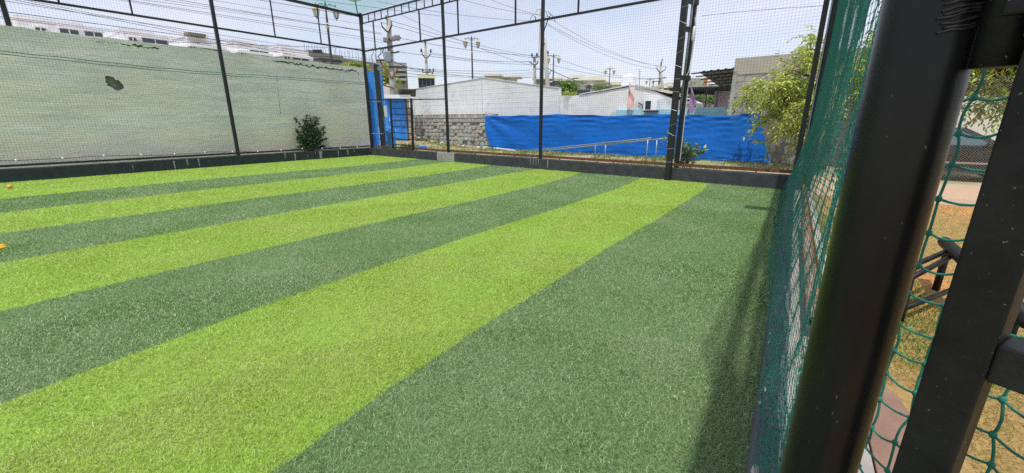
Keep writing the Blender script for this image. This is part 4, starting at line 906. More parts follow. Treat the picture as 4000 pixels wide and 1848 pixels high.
MB().prism([Vector((p.x - .45, p.y + .3, 0)), Vector((p.x + .25, p.y + .3, 0)), Vector((p.x + .25, p.y + .3, 1.05)), Vector((p.x - .45, p.y + .3, 1.15))], Vector((0, .04, 0))).build('metal_sheet', 'bluesheet', label='low blue metal sheet under the meter boxes', cat='metal sheet')
wp = D(1512, 350, 31); MB().box(Vector((wp.x, wp.y, 2.0)), (1.1, .5, 4.0), d_.normalized(), n_).build('white_cabin', 'apt', label='white painted cabin behind the blue sheet enclosure', cat='cabin')
# path slab to the gate
ps = MB(); q = [BP(-15.9, 0, .6), BP(-13.3, 0, .6), G(1640, 560), D(1600, 540, 27.5), D(1525, 535, 27.5)]
ps.grid(lambda u, v: (lambda p: Vector((p.x, p.y, gz(p.x, p.y) + .004)))(q[0].lerp(q[1], u).lerp(q[4].lerp(q[3], u), v)), 6, 14); ps.build('path', mat('cement_path', rgb(196, 190, 182), rgb(182, 176, 168), 3, rough=.9), kind='structure')

# ------------------------------------------------------------------ far buildings
XA = -58.0
def PA(x, y, xa=XA): return ON(x, y, Vector((xa, 0, 0)), Vector((1, 0, 0)))
blocks = [  # px range, parapet y at both ends, roof-slab band, windows
    ((62, 392), (78, 112), [(137, 175, 107, 116), (232, 302, 111, 130), (330, 397, 122, 141)], 'white apartment block with wide eaves and blue tinted stair bay'),
    ((480, 655), (122, 147), [(503, 531, 146, 156), (554, 650, 148, 168)], 'white apartment block with a roof parapet and one long dark window'),
    ((738, 860), (140, 156), [(740, 761, 174, 183), (782, 862, 175, 190)], 'white apartment block carrying a small flat roof slab'),
    ((925, 1046), (168, 182), [(940, 960, 197, 205), (977, 1045, 196, 213)], 'white apartment block half hidden by the black fence post'),
    ((1098, 1204), (182, 200), [(1111, 1128, 217, 225), (1143, 1203, 216, 234)], 'white apartment block standing against the unfinished grey building')]
for (xa, xb), (ya, yb), wins, lab in blocks:
    t = thing('apartment_block', Vector((XA - 5, PA((xa + xb) / 2, 150).y, 0)), lab, 'building', 'apartment blocks beyond the wall')
    a, b = PA(xa, ya), PA(xb, yb); zt = (a.z + b.z) / 2; MB().box(Vector((XA - 5, (a.y + b.y) / 2, zt / 2)), (10, b.y - a.y, zt)).build('wall', 'apt', t)
    zb = zt - 1.0; MB().box(Vector((XA - 4.6, (a.y + b.y) / 2, zb)), (10.4, b.y - a.y + .5, .28)).build('eaves_slab', 'apt2', t); MB().box(Vector((XA - 5, (a.y + b.y) / 2 - .4, zt + .25)), (8, (b.y - a.y) * .8, .5)).build('parapet', 'apt', t)
    MB().box(Vector((XA - 6, b.y + .75, zt / 2 - .4)), (9, 1.5, zt - .8)).build('stair_bay', mat('blue_white', rgb(206, 214, 228), None, rough=.8), t)
    for (x1, x2, y1, y2) in wins:
        p, q = PA(x1, y1), PA(x2, y1); zl = p.z - 1.5; w = MB().box(Vector((XA - .02, (p.y + q.y) / 2, (p.z + zl) / 2)), (.12, q.y - p.y, p.z - zl)).build('window', 'glass', t)
        MB().box(Vector((XA + .12, (p.y + q.y) / 2, p.z + .1)), (.4, q.y - p.y + .3, .12)).build('lintel', 'apt2', w); MB().box(Vector((XA + .05, (p.y + q.y) / 2, (p.z + zl) / 2)), (.06, .07, p.z - zl)).build('mullion', 'apt2', w)
p = PA(762, 137); MB().box(p, (1.2, PA(795, 137).y - PA(728, 137).y, .3)).build('roof_slab', 'greybld', label='small dark roof slab above a white apartment block', cat='slab')
XU = -66.0
ub = thing('unfinished_building', Vector((XU - 6, PA(1300, 250, XU).y, 0)), 'unfinished grey concrete building with bare rebar along its roof', 'building')
def ubox(x1, x2, yt, m='greybld', dx=0): a, b = PA(x1, yt, XU + dx), PA(x2, yt, XU + dx); return MB().box(Vector((XU + dx - 6, (a.y + b.y) / 2, a.z / 2)), (12, b.y - a.y, a.z)).build('wall', m, ub)
ubox(1203, 1262, 194); ubox(1262, 1292, 206); ubox(1292, 1340, 216); ubox(1340, 1470, 228, dx=1)
for k in range(5): a = PA(1226 + k * 7, 200, XU + .02); MB().box(a, (.12, .28, .45)).build('parapet_opening', 'dark', ub)
for (x1, x2, y1, y2) in ((1249, 1290, 226, 234), (1262, 1276, 238, 244), (1296, 1338, 232, 245), (1300, 1340, 246, 252), (1375, 1400, 244, 250)):
    a, b = PA(x1, y1, XU + 1.1), PA(x2, y2, XU + 1.1); w = MB().box(Vector((XU + 1.0, (a.y + b.y) / 2, (a.z + b.z) / 2)), (.3, abs(b.y - a.y), abs(a.z - b.z))).build('window_opening', 'dark', ub)
for yy_ in (212, 222, 240):
    a, b = PA(1204, yy_, XU + .15), PA(1340, yy_ + 10, XU + .15); MB().span(a, b, .3, .18, Z).build('floor_slab', mat('slab_edge', rgb(156, 150, 140), None, rough=.9), ub)
r = random.Random(6); 
for k in range(26):
    px = 1190 + k * 10.5 + r.uniform(-3, 3); yb_ = 205 + max(0, (px - 1205)) * .13; a = PA(px, yb_, XU - 2); MB().tube([a - Z * .6, a + Z * r.uniform(.9, 1.4)], .035, 4).build('rebar', 'iron', ub)
XV = -62.0
gb = thing('grey_flats', Vector((XV - 5, PA(1540, 280, XV).y, 0)), 'weathered grey flats behind the concrete utility pole', 'building'); a, b = PA(1455, 240, XV), PA(1602, 246, XV)
a2 = D(1470, 236, 64); b2 = D(1600, 250, 60); nn = Vector((ray(1535, 280).x, ray(1535, 280).y, 0)).normalized(); uu_ = Vector((nn.y, -nn.x, 0)); p0 = D(1535, 300, 62)
def GB(x, y, o=0): return ON(x, y, p0 + nn * o, nn)
a, b = GB(1468, 240), GB(1588, 246); s = MB(); s.prism([Vector((a.x, a.y, 0)), Vector((b.x, b.y, 0)), b, a], nn * 10); s.build('wall', 'greybld', gb)
for row, yy_ in enumerate((262, 280, 300, 318)):
    MB().span(GB(1468, yy_ - 9, -.15), GB(1588, yy_ - 7, -.15), .3, .25, Z).build('floor_slab', 'stone', gb)
    for px in (1486, 1512, 1546, 1572):
        p = GB(px, yy_, -.05); MB().box(p, (.7, .14, .45), uu_, nn).build('window', 'dark', gb)
# cream houses on the horizon behind the sheds
PH = D(2250, 350, 95); nh = Vector((ray(2250, 400).x, ray(2250, 400).y, 0)).normalized(); uh = Vector((nh.y, -nh.x, 0))
def HP(x, y, o=0): return ON(x, y, PH + nh * o, nh)
houses = [((1895, 1950, 294), (2000, 2032, 303), 'far cream rooftop above the peak of white shed', 0, [], 'cream'),
          ((1958, 1998, 300), None, 'far small cream roof room beside the cream rooftop', 6, [], 'cream'),
          ((2085, 2190, 306), None, 'grey far house with dark glazing behind the leaning poles', -8, [(2160, 2188, 316, 333), (2146, 2156, 322, 333)], 'greybld'),
          ((2205, 2362, 312), (2222, 2290, 292), 'far cream house with roof terrace behind green tree', 4, [(2290, 2312, 334, 346), (2205, 2215, 328, 336), (2235, 2260, 305, 310)], 'cream'),
          ((2290, 2425, 320), (2298, 2362, 297), 'far cream house with flat roof canopy behind street lamp', 10, [(2345, 2360, 342, 350), (2368, 2384, 338, 350)], 'cream'),
          ((2392, 2440, 328), None, 'small far cream annex beside the ribbed water tank', 2, [], 'cream'),
          ((2560, 2650, 338), (2610, 2650, 322), 'far pale flats seen between the twin black posts', -15, [(2594, 2602, 345, 352), (2615, 2622, 352, 360)], 'cream')]
for (x1, x2, yt), up, lab, o_, wins, mm in houses:
    t = thing('far_house', HP((x1 + x2) / 2, 400, o_), lab, 'house'); t.location.z = 0
    a, b = HP(x1, yt, o_), HP(x2, yt, o_); zt = (a.z + b.z) / 2; s = MB(); s.prism([Vector((a.x, a.y, 0)), Vector((b.x, b.y, 0)), Vector((b.x, b.y, zt)), Vector((a.x, a.y, zt))], nh * 9); s.build('wall', mm, t)
    MB().box(Vector(((a.x + b.x) / 2, (a.y + b.y) / 2, zt)) + nh * 4, ((b - a).length + .6, 9.4, .35), uh, nh).build('roof_slab', mat('pale_slab', rgb(222, 220, 206), None, rough=.8), t)
    if up:
        a, b = HP(up[0], up[2], o_ + 3), HP(up[1], up[2], o_ + 3); s = MB(); z2 = (a.z + b.z) / 2; s.prism([Vector((a.x, a.y, zt)), Vector((b.x, b.y, zt)), Vector((b.x, b.y, z2)), Vector((a.x, a.y, z2))], nh * 4); s.build('roof_room', mm, t)
    for (wx1, wx2, wy1_, wy2_) in wins:
        p, q = HP(wx1, wy1_, o_ - .05), HP(wx2, wy2_, o_ - .05); w = MB().box((p + q) / 2, (abs((q - p).dot(uh)), .2, abs(p.z - q.z)), uh, nh).build('window', 'glass', t); MB().box(Vector(((p.x + q.x) / 2, (p.y + q.y) / 2, max(p.z, q.z) + .1)) - nh * .3, (abs((q - p).dot(uh)) + .4, .7, .14), uh, nh).build('sunshade', 'apt2', w)
sp = thing('solar_panel_bank', HP(2300, 365, -30), 'bank of dark panels standing on the low building roof edge', 'panels'); sp.location.z = 0
a, b = TP(2255, 352, 4), TP(2305, 356, 4); s0 = TP(2255, 374, 4)
for k in range(6): p = a.lerp(b, (k + .5) / 6); MB().box(Vector((p.x, p.y, (a.z + s0.z) / 2)), ((b - a).length / 6 - .03, .05, a.z - s0.z), UT, NT).build('panel', 'glass', sp)
gc = thing('glazed_cabin', D(1665, 330, 34), 'dark glazed rooftop cabin with yellow sign strip above the white shed', 'cabin'); gc.location.z = 0; nn2 = Vector((ray(1665, 330).x, ray(1665, 330).y, 0)).normalized(); u2 = Vector((nn2.y, -nn2.x, 0)); pz = D(1665, 330, 34)
a, b = ON(1633, 306, pz, nn2), ON(1698, 312, pz, nn2); zb = ON(1665, 345, pz, nn2).z
for k in range(4): p = a.lerp(b, (k + .5) / 4); MB().box(Vector((p.x, p.y, (zb + a.z) / 2)), ((b - a).length / 4 - .07, .2, a.z - zb), u2, nn2).build('glass_pane', 'glass', gc)
MB().box(Vector(((a.x + b.x) / 2, (a.y + b.y) / 2, (zb + a.z) / 2)) + nn2 * .3, ((b - a).length, .5, a.z - zb), u2, nn2).build('frame', 'apt', gc); MB().box((a + b) / 2 + Z * .18 - nn2 * .1, ((b - a).length + .1, .3, .26), u2, nn2).build('sign_strip', mat('yellow_sign', rgb(220, 218, 160), rgb(232, 230, 190), 4, rough=.7), gc)

# ------------------------------------------------------------------ utility poles, lamps, wires
def upole(pxt, pyt, pxb, pyb, dist, label, r0=.16):
    top = D(pxt, pyt, dist); t = thing('utility_pole', Vector((top.x, top.y, 0)), label, 'pole'); bq = D(pxb, pyb, dist); b_ = top + (bq - top) * (top.z / max(.5, (top.z - bq.z))); b_.z = -.05; b_ = Vector((top.x + (b_.x - top.x) * .4, top.y + (b_.y - top.y) * .4, -.05))
    MB().tube([b_, top.lerp(b_, .5), top], [r0 * 1.25, r0 * 1.05, r0 * .8], 10).build('shaft', 'pole', t, smooth=True); return t, top
def frame_at(px, py): n_ = Vector((ray(px, py).x, ray(px, py).y, 0)).normalized(); return Vector((n_.y, -n_.x, 0)), n_
def ins(t, p, k=1.0): MB().lathe(p, [(.03 * k, 0), (.075 * k, .03 * k), (.04 * k, .07 * k), (.075 * k, .1 * k), (.04 * k, .14 * k), (.02 * k, .2 * k)], 8).build('insulator', 'iron', t)
p1, t1 = upole(1516, 72, 1536, 440, 29, 'tall concrete utility pole laden with cable brackets beyond blue gate', .19); u_, n_ = frame_at(1516, 100)
def P1(x, y): return D(x, y, 29 - .2)
MB().tube([P1(1492, 103), P1(1510, 123), P1(1520, 124)], .05, 6).build('v_bracket', 'iron', p1); MB().tube([P1(1531, 98), P1(1520, 122)], .05, 6).build('v_bracket', 'iron', p1)
for q_ in ((1491, 102), (1530, 97)): MB().tube([P1(*q_), P1(q_[0] - 1, q_[1] - 16)], .03, 6).build('pin', 'iron', p1)
MB().tube([P1(1508, 60), P1(1508, 76)], .04, 6).build('pin', 'iron', p1)
MB().span(P1(1502, 151), P1(1566, 148), .12, .1).build('cross_arm', 'rust', p1)
for q_, sz in (((1507, 156), .32), ((1534, 151), .3), ((1551, 148), .34)): MB().box(P1(*q_), (sz, .4, sz * .8), u_, n_).build('switch_box', mat('switch_grey', rgb(138, 144, 150), rgb(120, 116, 112), 4, rough=.6), p1, bevel=.03)
MB().tube([P1(1524, 202), P1(1541, 206), P1(1560, 201)], .06, 6).build('bracket_arm', 'iron', p1); MB().box(P1(1515, 222), (.4, .3, .6), u_, n_).build('junction_box', 'galv', p1, bevel=.03)
MB().span(P1(1470, 236), P1(1533, 234), .1, .1).build('cross_arm', 'iron', p1); MB().span(P1(1518, 262), P1(1560, 260), .08, .08).build('cross_arm', 'iron', p1); MB().span(P1(1470, 133 + 60), P1(1536, 184), .07, .07).build('cross_arm', 'iron', p1)
for a_, b_ in (((1484, 240), (1528, 302)), ((1558, 262), (1531, 308)), ((1490, 330), (1540, 345))): MB().tube([P1(*a_), P1(*b_)], .05, 6).build('stay_brace', 'rust', p1)
r = random.Random(12)
for k in range(9):                                               # loose tails of cable
    x = 1455 + k * 8 + r.uniform(-3, 3); MB().tube([P1(x, 186 + r.uniform(-4, 4)), P1(x + r.uniform(-6, 10), 205), P1(x + r.uniform(-8, 8), 222), P1(x + r.uniform(2, 14), 240)], .022, 4).build('cable_tail', 'wire', p1)
p2, t2 = upole(1660, 158, 1670, 300, 40, 'slim concrete pole with forked bracket above the glazed cabin', .13)
def P2(x, y): return D(x, y, 39.8)
MB().tube([P2(1647, 208), P2(1660, 226), P2(1668, 227)], .05, 6).build('v_bracket', 'iron', p2); MB().tube([P2(1683, 211), P2(1668, 227)], .05, 6).build('v_bracket', 'iron', p2)
for q_ in ((1646, 204), (1683, 206), (1661, 166)): ins(p2, P2(*q_), 1.5)
MB().span(P2(1650, 283), P2(1696, 281), .08, .08).build('cross_arm', 'iron', p2); MB().tube([P2(1690, 283), P2(1684, 302)], .04, 6).build('brace', 'iron', p2)
for q_ in ((1651, 280), (1679, 279), (1693, 278)): ins(p2, P2(*q_), 1.3)
p3, t3 = upole(2115, 35, 2124, 335, 38, 'tall pale double utility pole with crossarm behind the slim fence post', .17)
def P3(x, y): return D(x, y, 37.8)
MB().tube([P3(2126, 150), P3(2140, 345), P3(2146, 460)], [.14, .2, .22], 10).build('stay_pole', 'pole', p3, smooth=True)
MB().span(P3(2070, 88), P3(2150, 72), .12, .14).build('cross_arm', 'rust', p3); MB().tube([P3(2139, 80), P3(2124, 124), P3(2114, 126)], .05, 6).build('v_bracket', 'iron', p3)
for (x, y) in ((2092, 66), (2118, 40), (2146, 62)): MB().tube([P3(x, y), P3(x, y + 18)], .04, 6).build('pin', 'iron', p3)
for P_ in ([(2070, 80), (2080, 60), (2092, 66)], [(2114, 36), (2132, 44), (2140, 66)], [(2140, 44), (2150, 54), (2152, 62)], [(2152, 56), (2162, 66), (2170, 86)], [(2092, 52), (2098, 38), (2112, 36)]): MB().tube([P3(*q_) for q_ in P_], .022, 4).build('jumper_cable', 'wire', p3)
MB().tube([P3(2093, 270), P3(2142, 268), P3(2154, 275), P3(2144, 292)], .04, 6).build('cable_loop', 'wire', p3); MB().span(P3(2117, 171), P3(2128, 171), .36, .1).build('clamp_band', 'iron', p3)
p4, t4 = upole(2088, 228, 2094, 330, 46, 'short leaning pole with forked arm beside the tall double pole', .17)
def P4(x, y): return D(x, y, 45.8)
MB().tube([P4(2068, 242), P4(2084, 253), P4(2094, 253), P4(2103, 240)], .06, 6).build('v_bracket', 'iron', p4); MB().span(P4(2078, 226), P4(2141, 217), .1, .1).build('cross_arm', 'iron', p4)
for q_ in ((2078, 222), (2097, 220), (2140, 212)): ins(p4, P4(*q_), 1.8)
p5, t5 = upole(2582, 246, 2570, 380, 55, 'distant twin legged pole with forked arm near the twin black posts', .16)
def P5(x, y): return D(x, y, 54.8)
MB().tube([P5(2584, 288), P5(2592, 400)], .15, 8).build('stay_pole', 'pole', p5, smooth=True); MB().tube([P5(2588, 230), P5(2582, 250)], .05, 5).build('pin', 'iron', p5)
MB().tube([P5(2565, 268), P5(2576, 282), P5(2582, 283)], .06, 6).build('v_bracket', 'iron', p5); MB().tube([P5(2599, 272), P5(2582, 283)], .06, 6).build('v_bracket', 'iron', p5)
for (x, y) in ((2567, 256), (2602, 258)): MB().tube([P5(x, y), P5(x - 2, y + 12)], .03, 5).build('pin', 'iron', p5)
MB().span(P5(2574, 305), P5(2602, 303), .08, .08).build('cross_arm', 'iron', p5); MB().span(P5(2548, 318), P5(2588, 318), .08, .08).build('cross_arm', 'iron', p5); MB().tube([P5(2552, 320), P5(2549, 345), P5(2580, 345)], .05, 5).build('brace', 'iron', p5)

def lamp(px, pyt, dist, label, swing=0.0):
    top = D(px, pyt, dist); t = thing('street_lamp', Vector((top.x, top.y, 0)), label, 'street lamp', 'twin lantern street lamps along the road'); b_ = Vector((top.x, top.y, 0))
    u_, n_ = frame_at(px, pyt); u_ = (Matrix.Rotation(swing, 3, 'Z') @ u_); H_ = top.z
    MB().tube([b_, b_ + Z * .5, b_ + Z * .55, b_ + Z * (H_ - 1.1), b_ + Z * (H_ - .1)], [.16, .14, .085, .065, .05], 10).build('pole', 'iron', t, smooth=True)
    MB().lathe(b_ + Z * (H_ - 1.45), [(.06, 0), (.12, .08), (.06, .2), (.07, .35)], 10).build('collar', 'gold', t, smooth=True); MB().lathe(b_ + Z * (H_ - .15), [(.05, 0), (.08, .05), (.02, .25), (.01, .35)], 8).build('finial', 'iron', t)
    for sg in (-1, 1):
        P = [b_ + Z * (H_ - .36 + .33 * math.sin(min(1, k / 7) * math.pi * .75)) + u_ * sg * (.56 * k / 10) for k in range(11)]; c_s = .6; arm = MB().tube(P, .024, 6).build('arm', 'iron', t, smooth=True)
        MB().tube([P[4] - Z * .03, P[5] - Z * .13, P[4] - Z * .2, P[3] - Z * .15], .014, 5).build('scroll', 'iron', arm)
        c = P[-1] - Z * .07
        MB().tube([P[-1] + Z * .08, c], .03, 6).build('hanger', 'iron', t)
        MB().lathe(c - Z * .20, [(.25, 0), (.225, .02), (.10, .12), (.06, .16), (.03, .21)], 6).build('lantern_cap', 'gold', t); gl_ = MB().lathe(c - Z * .60, [(.10, 0), (.19, .40)], 6).build('lantern_glass', 'lampglass', t)
        fr = MB()
        for j in range(6): a = 2 * math.pi * j / 6; fr.span(c - Z * .60 + Vector((math.cos(a), math.sin(a), 0)) * .104, c - Z * .21 + Vector((math.cos(a), math.sin(a), 0)) * .195, .02, .02)
        fr.build('lantern_frame', 'iron', gl_); MB().lathe(c - Z * .74, [(.01, 0), (.035, .04), (.02, .08), (.11, .14)], 8).build('pendant', 'iron', t)
lamp(1270, 12, 30, 'twin lantern street lamp rising behind the pale green wall'); lamp(1842, 146, 40, 'twin lantern street lamp standing behind the white shed peak'); lamp(2163, 214, 48, 'twin lantern street lamp beside the tall double utility pole'); lamp(2383, 265, 61, 'twin lantern street lamp rising near the ribbed water tank'); lamp(2540, 308, 80, 'small distant twin lantern street lamp beside the twin legged pole')

wn = [0]
def wire(a, b, sag, label, r=.016, n=14):
    P = [a.lerp(b, i / n) - Z * sag * 4 * (i / n) * (1 - i / n) for i in range(n + 1)]; return MB().tube(P, r * .72, 4, cap=False).build('power_cable', 'wire', smooth=True, label=label, cat='cable', group='overhead cables')
XW = -24.0
def XP(x, y, xw=XW): return ON(x, y, Vector((xw, 0, 0)), Vector((1, 0, 0)))
def ext(a, b, y0, y1):
    d_ = (b - a) / (b.y - a.y); return a + d_ * (y0 - a.y), a + d_ * (y1 - a.y)
WL_ = 'overhead cable strung above the pale green wall to the laden concrete pole'
for (q0, q1, rr_) in (((1100, 12), (1500, 82), .016), ((1100, 66), (1500, 136), .015), ((1100, 93), (1500, 158), .013), ((1100, 101), (1500, 168), .011), ((1000, 58), (1180, 84), .010)):
    a, b = ext(XP(*q0), XP(*q1), -12, 20.2); wire(a, b, .05, WL_, rr_)
for (q0, q1, rr_) in (((0, 37), (1110, 187), .016), ((0, 58), (1110, 197), .012), ((0, 64), (1110, 205), .012), ((110, 5), (800, 145), .013), ((60, 5), (800, 125), .012), ((120, 0), (760, 128), .010), ((700, 5), (1420, 118), .012), ((860, 2), (1420, 95), .010), ((1180, 180), (1480, 192), .014)):
    a, b = ext(XP(*q0), XP(*q1), -12, 20.2 if q1[0] > 1000 else 14); wire(a, b, .05, 'overhead cable passing in front of the white apartment blocks', rr_)
a = XP(1262, 0); b = XP(1540, 38); wire(*ext(a, b, -5, 26), .05, 'high overhead cable seen through the teal net roof', .016)
LBL2 = 'overhead cable running from laden concrete pole to the tall double pole'
for (q0, q1) in (((1490, 86), (2110, 84)), ((1530, 80), (2075, 92))):
    pass
for (q0, q1, sg) in (((1491, 88), (2078, 226), .2), ((1530, 82), (2097, 222), .2), ((1566, 150), (2140, 216), .3), ((1556, 202), (2092, 252), .2), ((1533, 262), (2094, 272), .2), ((1545, 284), (2094, 300), .2), ((1560, 262), (2092, 282), .3)):
    wire(P1(*q0), P4(*q1), sg, LBL2, .018)
for (q0, q1) in (((1533, 236), (1651, 282)), ((1533, 240), (1693, 282)), ((1540, 262), (1679, 282)), ((1545, 290), (1690, 300))): wire(P1(*q0), P2(*q1), .1, 'overhead cable linking the laden concrete pole with slim forked pole', .02)
for (q0, q1) in (((1651, 282), (2090, 290)), ((1693, 280), (2095, 300)), ((1646, 204), (2070, 240)), ((1683, 206), (2100, 240))): wire(P2(*q0), P4(*q1), .3, 'overhead cable from slim forked pole to the short leaning pole', .018)
a0 = D(1560, -40, 20); 
for (q0, q1) in (((1560, 45), (2072, 88)), ((1740, 20), (2118, 58))): pass
for (x0_, y0_, x1_, y1_) in ((1565, 58, 2092, 262), (1470, 5, 2072, 82), (1745, -20, 2118, 60), (1850, -30, 2146, 66)): wire(D(x0_, y0_, 33), P3(x1_, y1_), .2, 'high overhead cable climbing to the tall double utility pole', .016)
for (q0, q1, sg) in (((2152, 76), (2567, 258), .5), ((2125, 86), (2602, 262), .6), ((2128, 92), (2565, 270), .6), ((2140, 214), (2574, 306), .6), ((2142, 250), (2602, 305), .5)): wire(P3(*q0), P5(*q1), sg, 'overhead cable sagging from the double pole to twin legged pole', .018)
wire(P3(2154, 275), D(2440, 350, 45), .4, 'thick black cable dropping from double pole towards the water tank', .04)
wire(P3(2110, 100), D(2100, 250, 38), 0, 'short black drop cable beside the tall double pole', .02)
wire(BP(-2.5, 4.25, .5), Vector((.2, 11.95, 4.0)), -.02, 'thin pale cable strung between twin posts and corner posts', .006)
# string of festoon lights along the foot of the left net
fs = thing('festoon_string', LP(6, .6, .05), 'black wire festoon with white bulbs along foot of the left net', 'string lights'); P = []; B_ = []
for k in range(120):
    y = -2 + 15 * k / 119; z = .62 - .018 * max(0, y) + .02 * math.sin(y * 2.1) + .008 * math.sin(y * 6); P.append(LP(y, z, .03))
    if k % 7 == 3: B_.append(P[-1])
MB().tube(P, .009, 5).build('wire', 'iron', fs)
for p in B_: MB().lathe(p - Z * .01, [(.012, 0), (.024, .012), (.024, .03), (.01, .05)], 8).build('bulb', 'tank', fs, smooth=True)
# floodlights
def flood(base, head, label, lookdown=True):
    t = thing('floodlight', base, label, 'floodlight'); MB().tube([base, head], .028, 8).build('arm', 'iron', t); MB().box(head + Z * .08, (.52, .30, .14)).build('housing', 'floodg', t, bevel=.02); MB().box(head + Z * .004, (.46, .24, .014)).build('lens', 'lampglass', t)
    for k in range(5): MB().box(head + Z * .16 + Vector((-.18 + .09 * k, 0, 0)), (.015, .26, .05)).build('cooling_fin', 'floodg', t)
flood(LP(13.25, 6.2), Vector((-17.15, 13.1, 6.78)), 'green floodlight on slanted arm above the corner post'); flood(Vector((.30, 6.65, 6.22)), Vector((.16, 6.65, 6.55)), 'green floodlight on the right hand top rail')

# ------------------------------------------------------------------ plants
leaf_tree = attr_mat('yellow_green_leaf', [(0, rgb(98, 124, 40)), (.3, rgb(152, 174, 62)), (.7, rgb(196, 208, 92)), (.93, rgb(224, 224, 130)), (1, rgb(216, 172, 70))], rough=.4, trans=.35, spec=.5)
leaf_dark = attr_mat('dark_green_leaf', [(0, rgb(30, 62, 48)), (.5, rgb(58, 98, 70)), (.8, rgb(104, 140, 72)), (1, rgb(170, 190, 84))], rough=.4, trans=.25, spec=.5)
leaf_mid = attr_mat('mid_green_leaf', [(0, rgb(60, 92, 38)), (.5, rgb(104, 138, 62)), (1, rgb(170, 186, 96))], rough=.45, trans=.3)
leaf_far = attr_mat('far_yellow_green_leaf', [(0, rgb(110, 138, 62)), (.5, rgb(164, 182, 84)), (1, rgb(214, 216, 110))], rough=.5, trans=.3)
grass_m = attr_mat('weed_grass', [(0, rgb(74, 100, 46)), (.5, rgb(120, 144, 66)), (.85, rgb(164, 172, 96)), (1, rgb(196, 176, 120))], rough=.6, trans=.3)
dry_m = attr_mat('dry_lawn_grass', [(0, rgb(128, 120, 58)), (.5, rgb(172, 148, 86)), (1, rgb(214, 184, 128))], rough=.7, trans=.3, patch=(.6, rgb(140, 156, 62), .8))
def clump_leaves(cl, per, ln, wd, droop, seed):
    """cl: list of (center, radius). leaves in sprigs around twig points"""
    r = np.random.default_rng(seed); C, Dv, Ln, Wd = [], [], [], []
    for c, rad in cl:
        ns = max(3, int(per * (rad / .3) ** 2)); 
        for _ in range(ns):
            d = r.normal(0, 1, 3); d /= np.linalg.norm(d); p = np.array(c) + d * rad * r.uniform(.3, 1.0) ** .6 * np.array([1, 1, .85])
            tw_ = d + r.normal(0, .5, 3); tw_ /= np.linalg.norm(tw_)
            for k in range(r.integers(6, 12)):
                q = p + tw_ * .035 * k * ln / .12 + np.array([0, 0, -.002 * k * k]); s_ = np.cross(tw_, [0, 0, 1]); s_ /= np.linalg.norm(s_) + 1e-6
                v = tw_ * r.uniform(.3, .9) + s_ * (1 if k % 2 else -1) * r.uniform(.5, 1.0) + np.array([0, 0, -droop * r.uniform(.3, 1.5)]); C.append(q); Dv.append(v); l = ln * r.uniform(.6, 1.15); Ln.append(l); Wd.append(l * wd * r.uniform(.8, 1.2))
    return np.array(C), np.array(Dv), np.array(Ln), np.array(Wd)
def limb(s, a, b, r0, r1, seed, n=7, wob=.06):
    r = random.Random(seed); P = []; R_ = []
    for i in range(n + 1):
        t_ = i / n; P.append(a.lerp(b, t_) + Vector((r.uniform(-1, 1), r.uniform(-1, 1), r.uniform(-.5, .5))) * wob * (b - a).length * math.sin(math.pi * t_) + Z * .10 * (b - a).length * math.sin(math.pi * t_) * .6); R_.append(r0 + (r1 - r0) * t_)
    s.tube(P, R_, 7); return P
# main tree in front of the raw block building
tt = thing('leafy_tree', Vector((1.0, 17.9, 0)), 'yellow green leafy tree spreading before raw grey block building', 'tree'); base_ = Vector((1.0, 17.9, 0))
cl_px = [(2925, 372, .30), (2960, 340, .36), (3000, 345, .40), (3040, 330, .42), (2905, 395, .2), (2885, 400, .14), (3015, 395, .42), (3070, 385, .46), (3110, 350, .46), (3090, 290, .36), (3060, 275, .24), (3130, 240, .36), (3170, 190, .28), (3165, 140, .20), (3195, 150, .2), (3155, 165, .2), (3190, 230, .36), (3050, 440, .36), (3000, 455, .22), (2970, 485, .2), (3100, 460, .42), (3140, 420, .46), (3080, 510, .32), (3130, 520, .36), (3110, 570, .22), (2975, 558, .12), (3000, 562, .1), (3165, 480, .46), (3180, 340, .5), (3210, 420, .5), (2945, 430, .16), (3030, 500, .2), (3150, 300, .4), (2960, 300, .12), (3045, 235, .12), (3070, 350, .3), (2985, 410, .25)]
r = random.Random(2); cl = [(D(x, y, 17.4 + r.uniform(-.7, .8)), s_ * .74) for x, y, s_ in cl_px]
s = MB(); fork = base_ + Vector((.1, 0, 1.3)); limb(s, base_, fork, .13, .10, 1, wob=.03); mids = [D(3150, 430, 17.6), D(3170, 300, 17.6), D(3120, 400, 17.4), D(3140, 500, 17.5)]
for k, m_ in enumerate(mids): limb(s, fork, m_, .07, .04, 10 + k)
for k, (c, rad) in enumerate(cl): m_ = min(mids, key=lambda q: (q - c).length); limb(s, m_, c, .028, .008, 30 + k, n=5)
s.build('trunk', 'bark', tt, smooth=True); V, Fc, R_ = leaves(*clump_leaves(cl, 34, .17, .38, .5, 3), seed=4); raw_mesh('crown', V, Fc, leaf_tree, tt, rnd=R_)
# trees of the right-hand yard
def yard_tree(loc, crown, n, label, seed, rads, ln=.2, m=None):
    t = thing('yard_tree', loc, label, 'tree'); s = MB(); top = loc + Vector((0, 0, crown.z - loc.z - .4)); limb(s, loc, top, .16, .09, seed, wob=.03); r = random.Random(seed); cl = []
    for k in range(n):
        a = r.uniform(0, 2 * math.pi); q = r.uniform(.25, 1) ** .6; c = crown + Vector((math.cos(a) * rads[0] * q, math.sin(a) * rads[1] * q, r.uniform(-1, 1) * rads[2] * math.sqrt(max(.05, 1 - q * q * .8)))); cl.append((c, r.uniform(.3, .55))); limb(s, top.lerp(loc, r.uniform(0, .25)), c, .05, .012, seed * 31 + k, n=5)
    s.build('trunk', 'bark', t, smooth=True); V, Fc, R_ = leaves(*clump_leaves(cl, 16, ln, .36, .5, seed), seed=seed + 1); raw_mesh('crown', V, Fc, m or leaf_mid, t, rnd=R_); return t
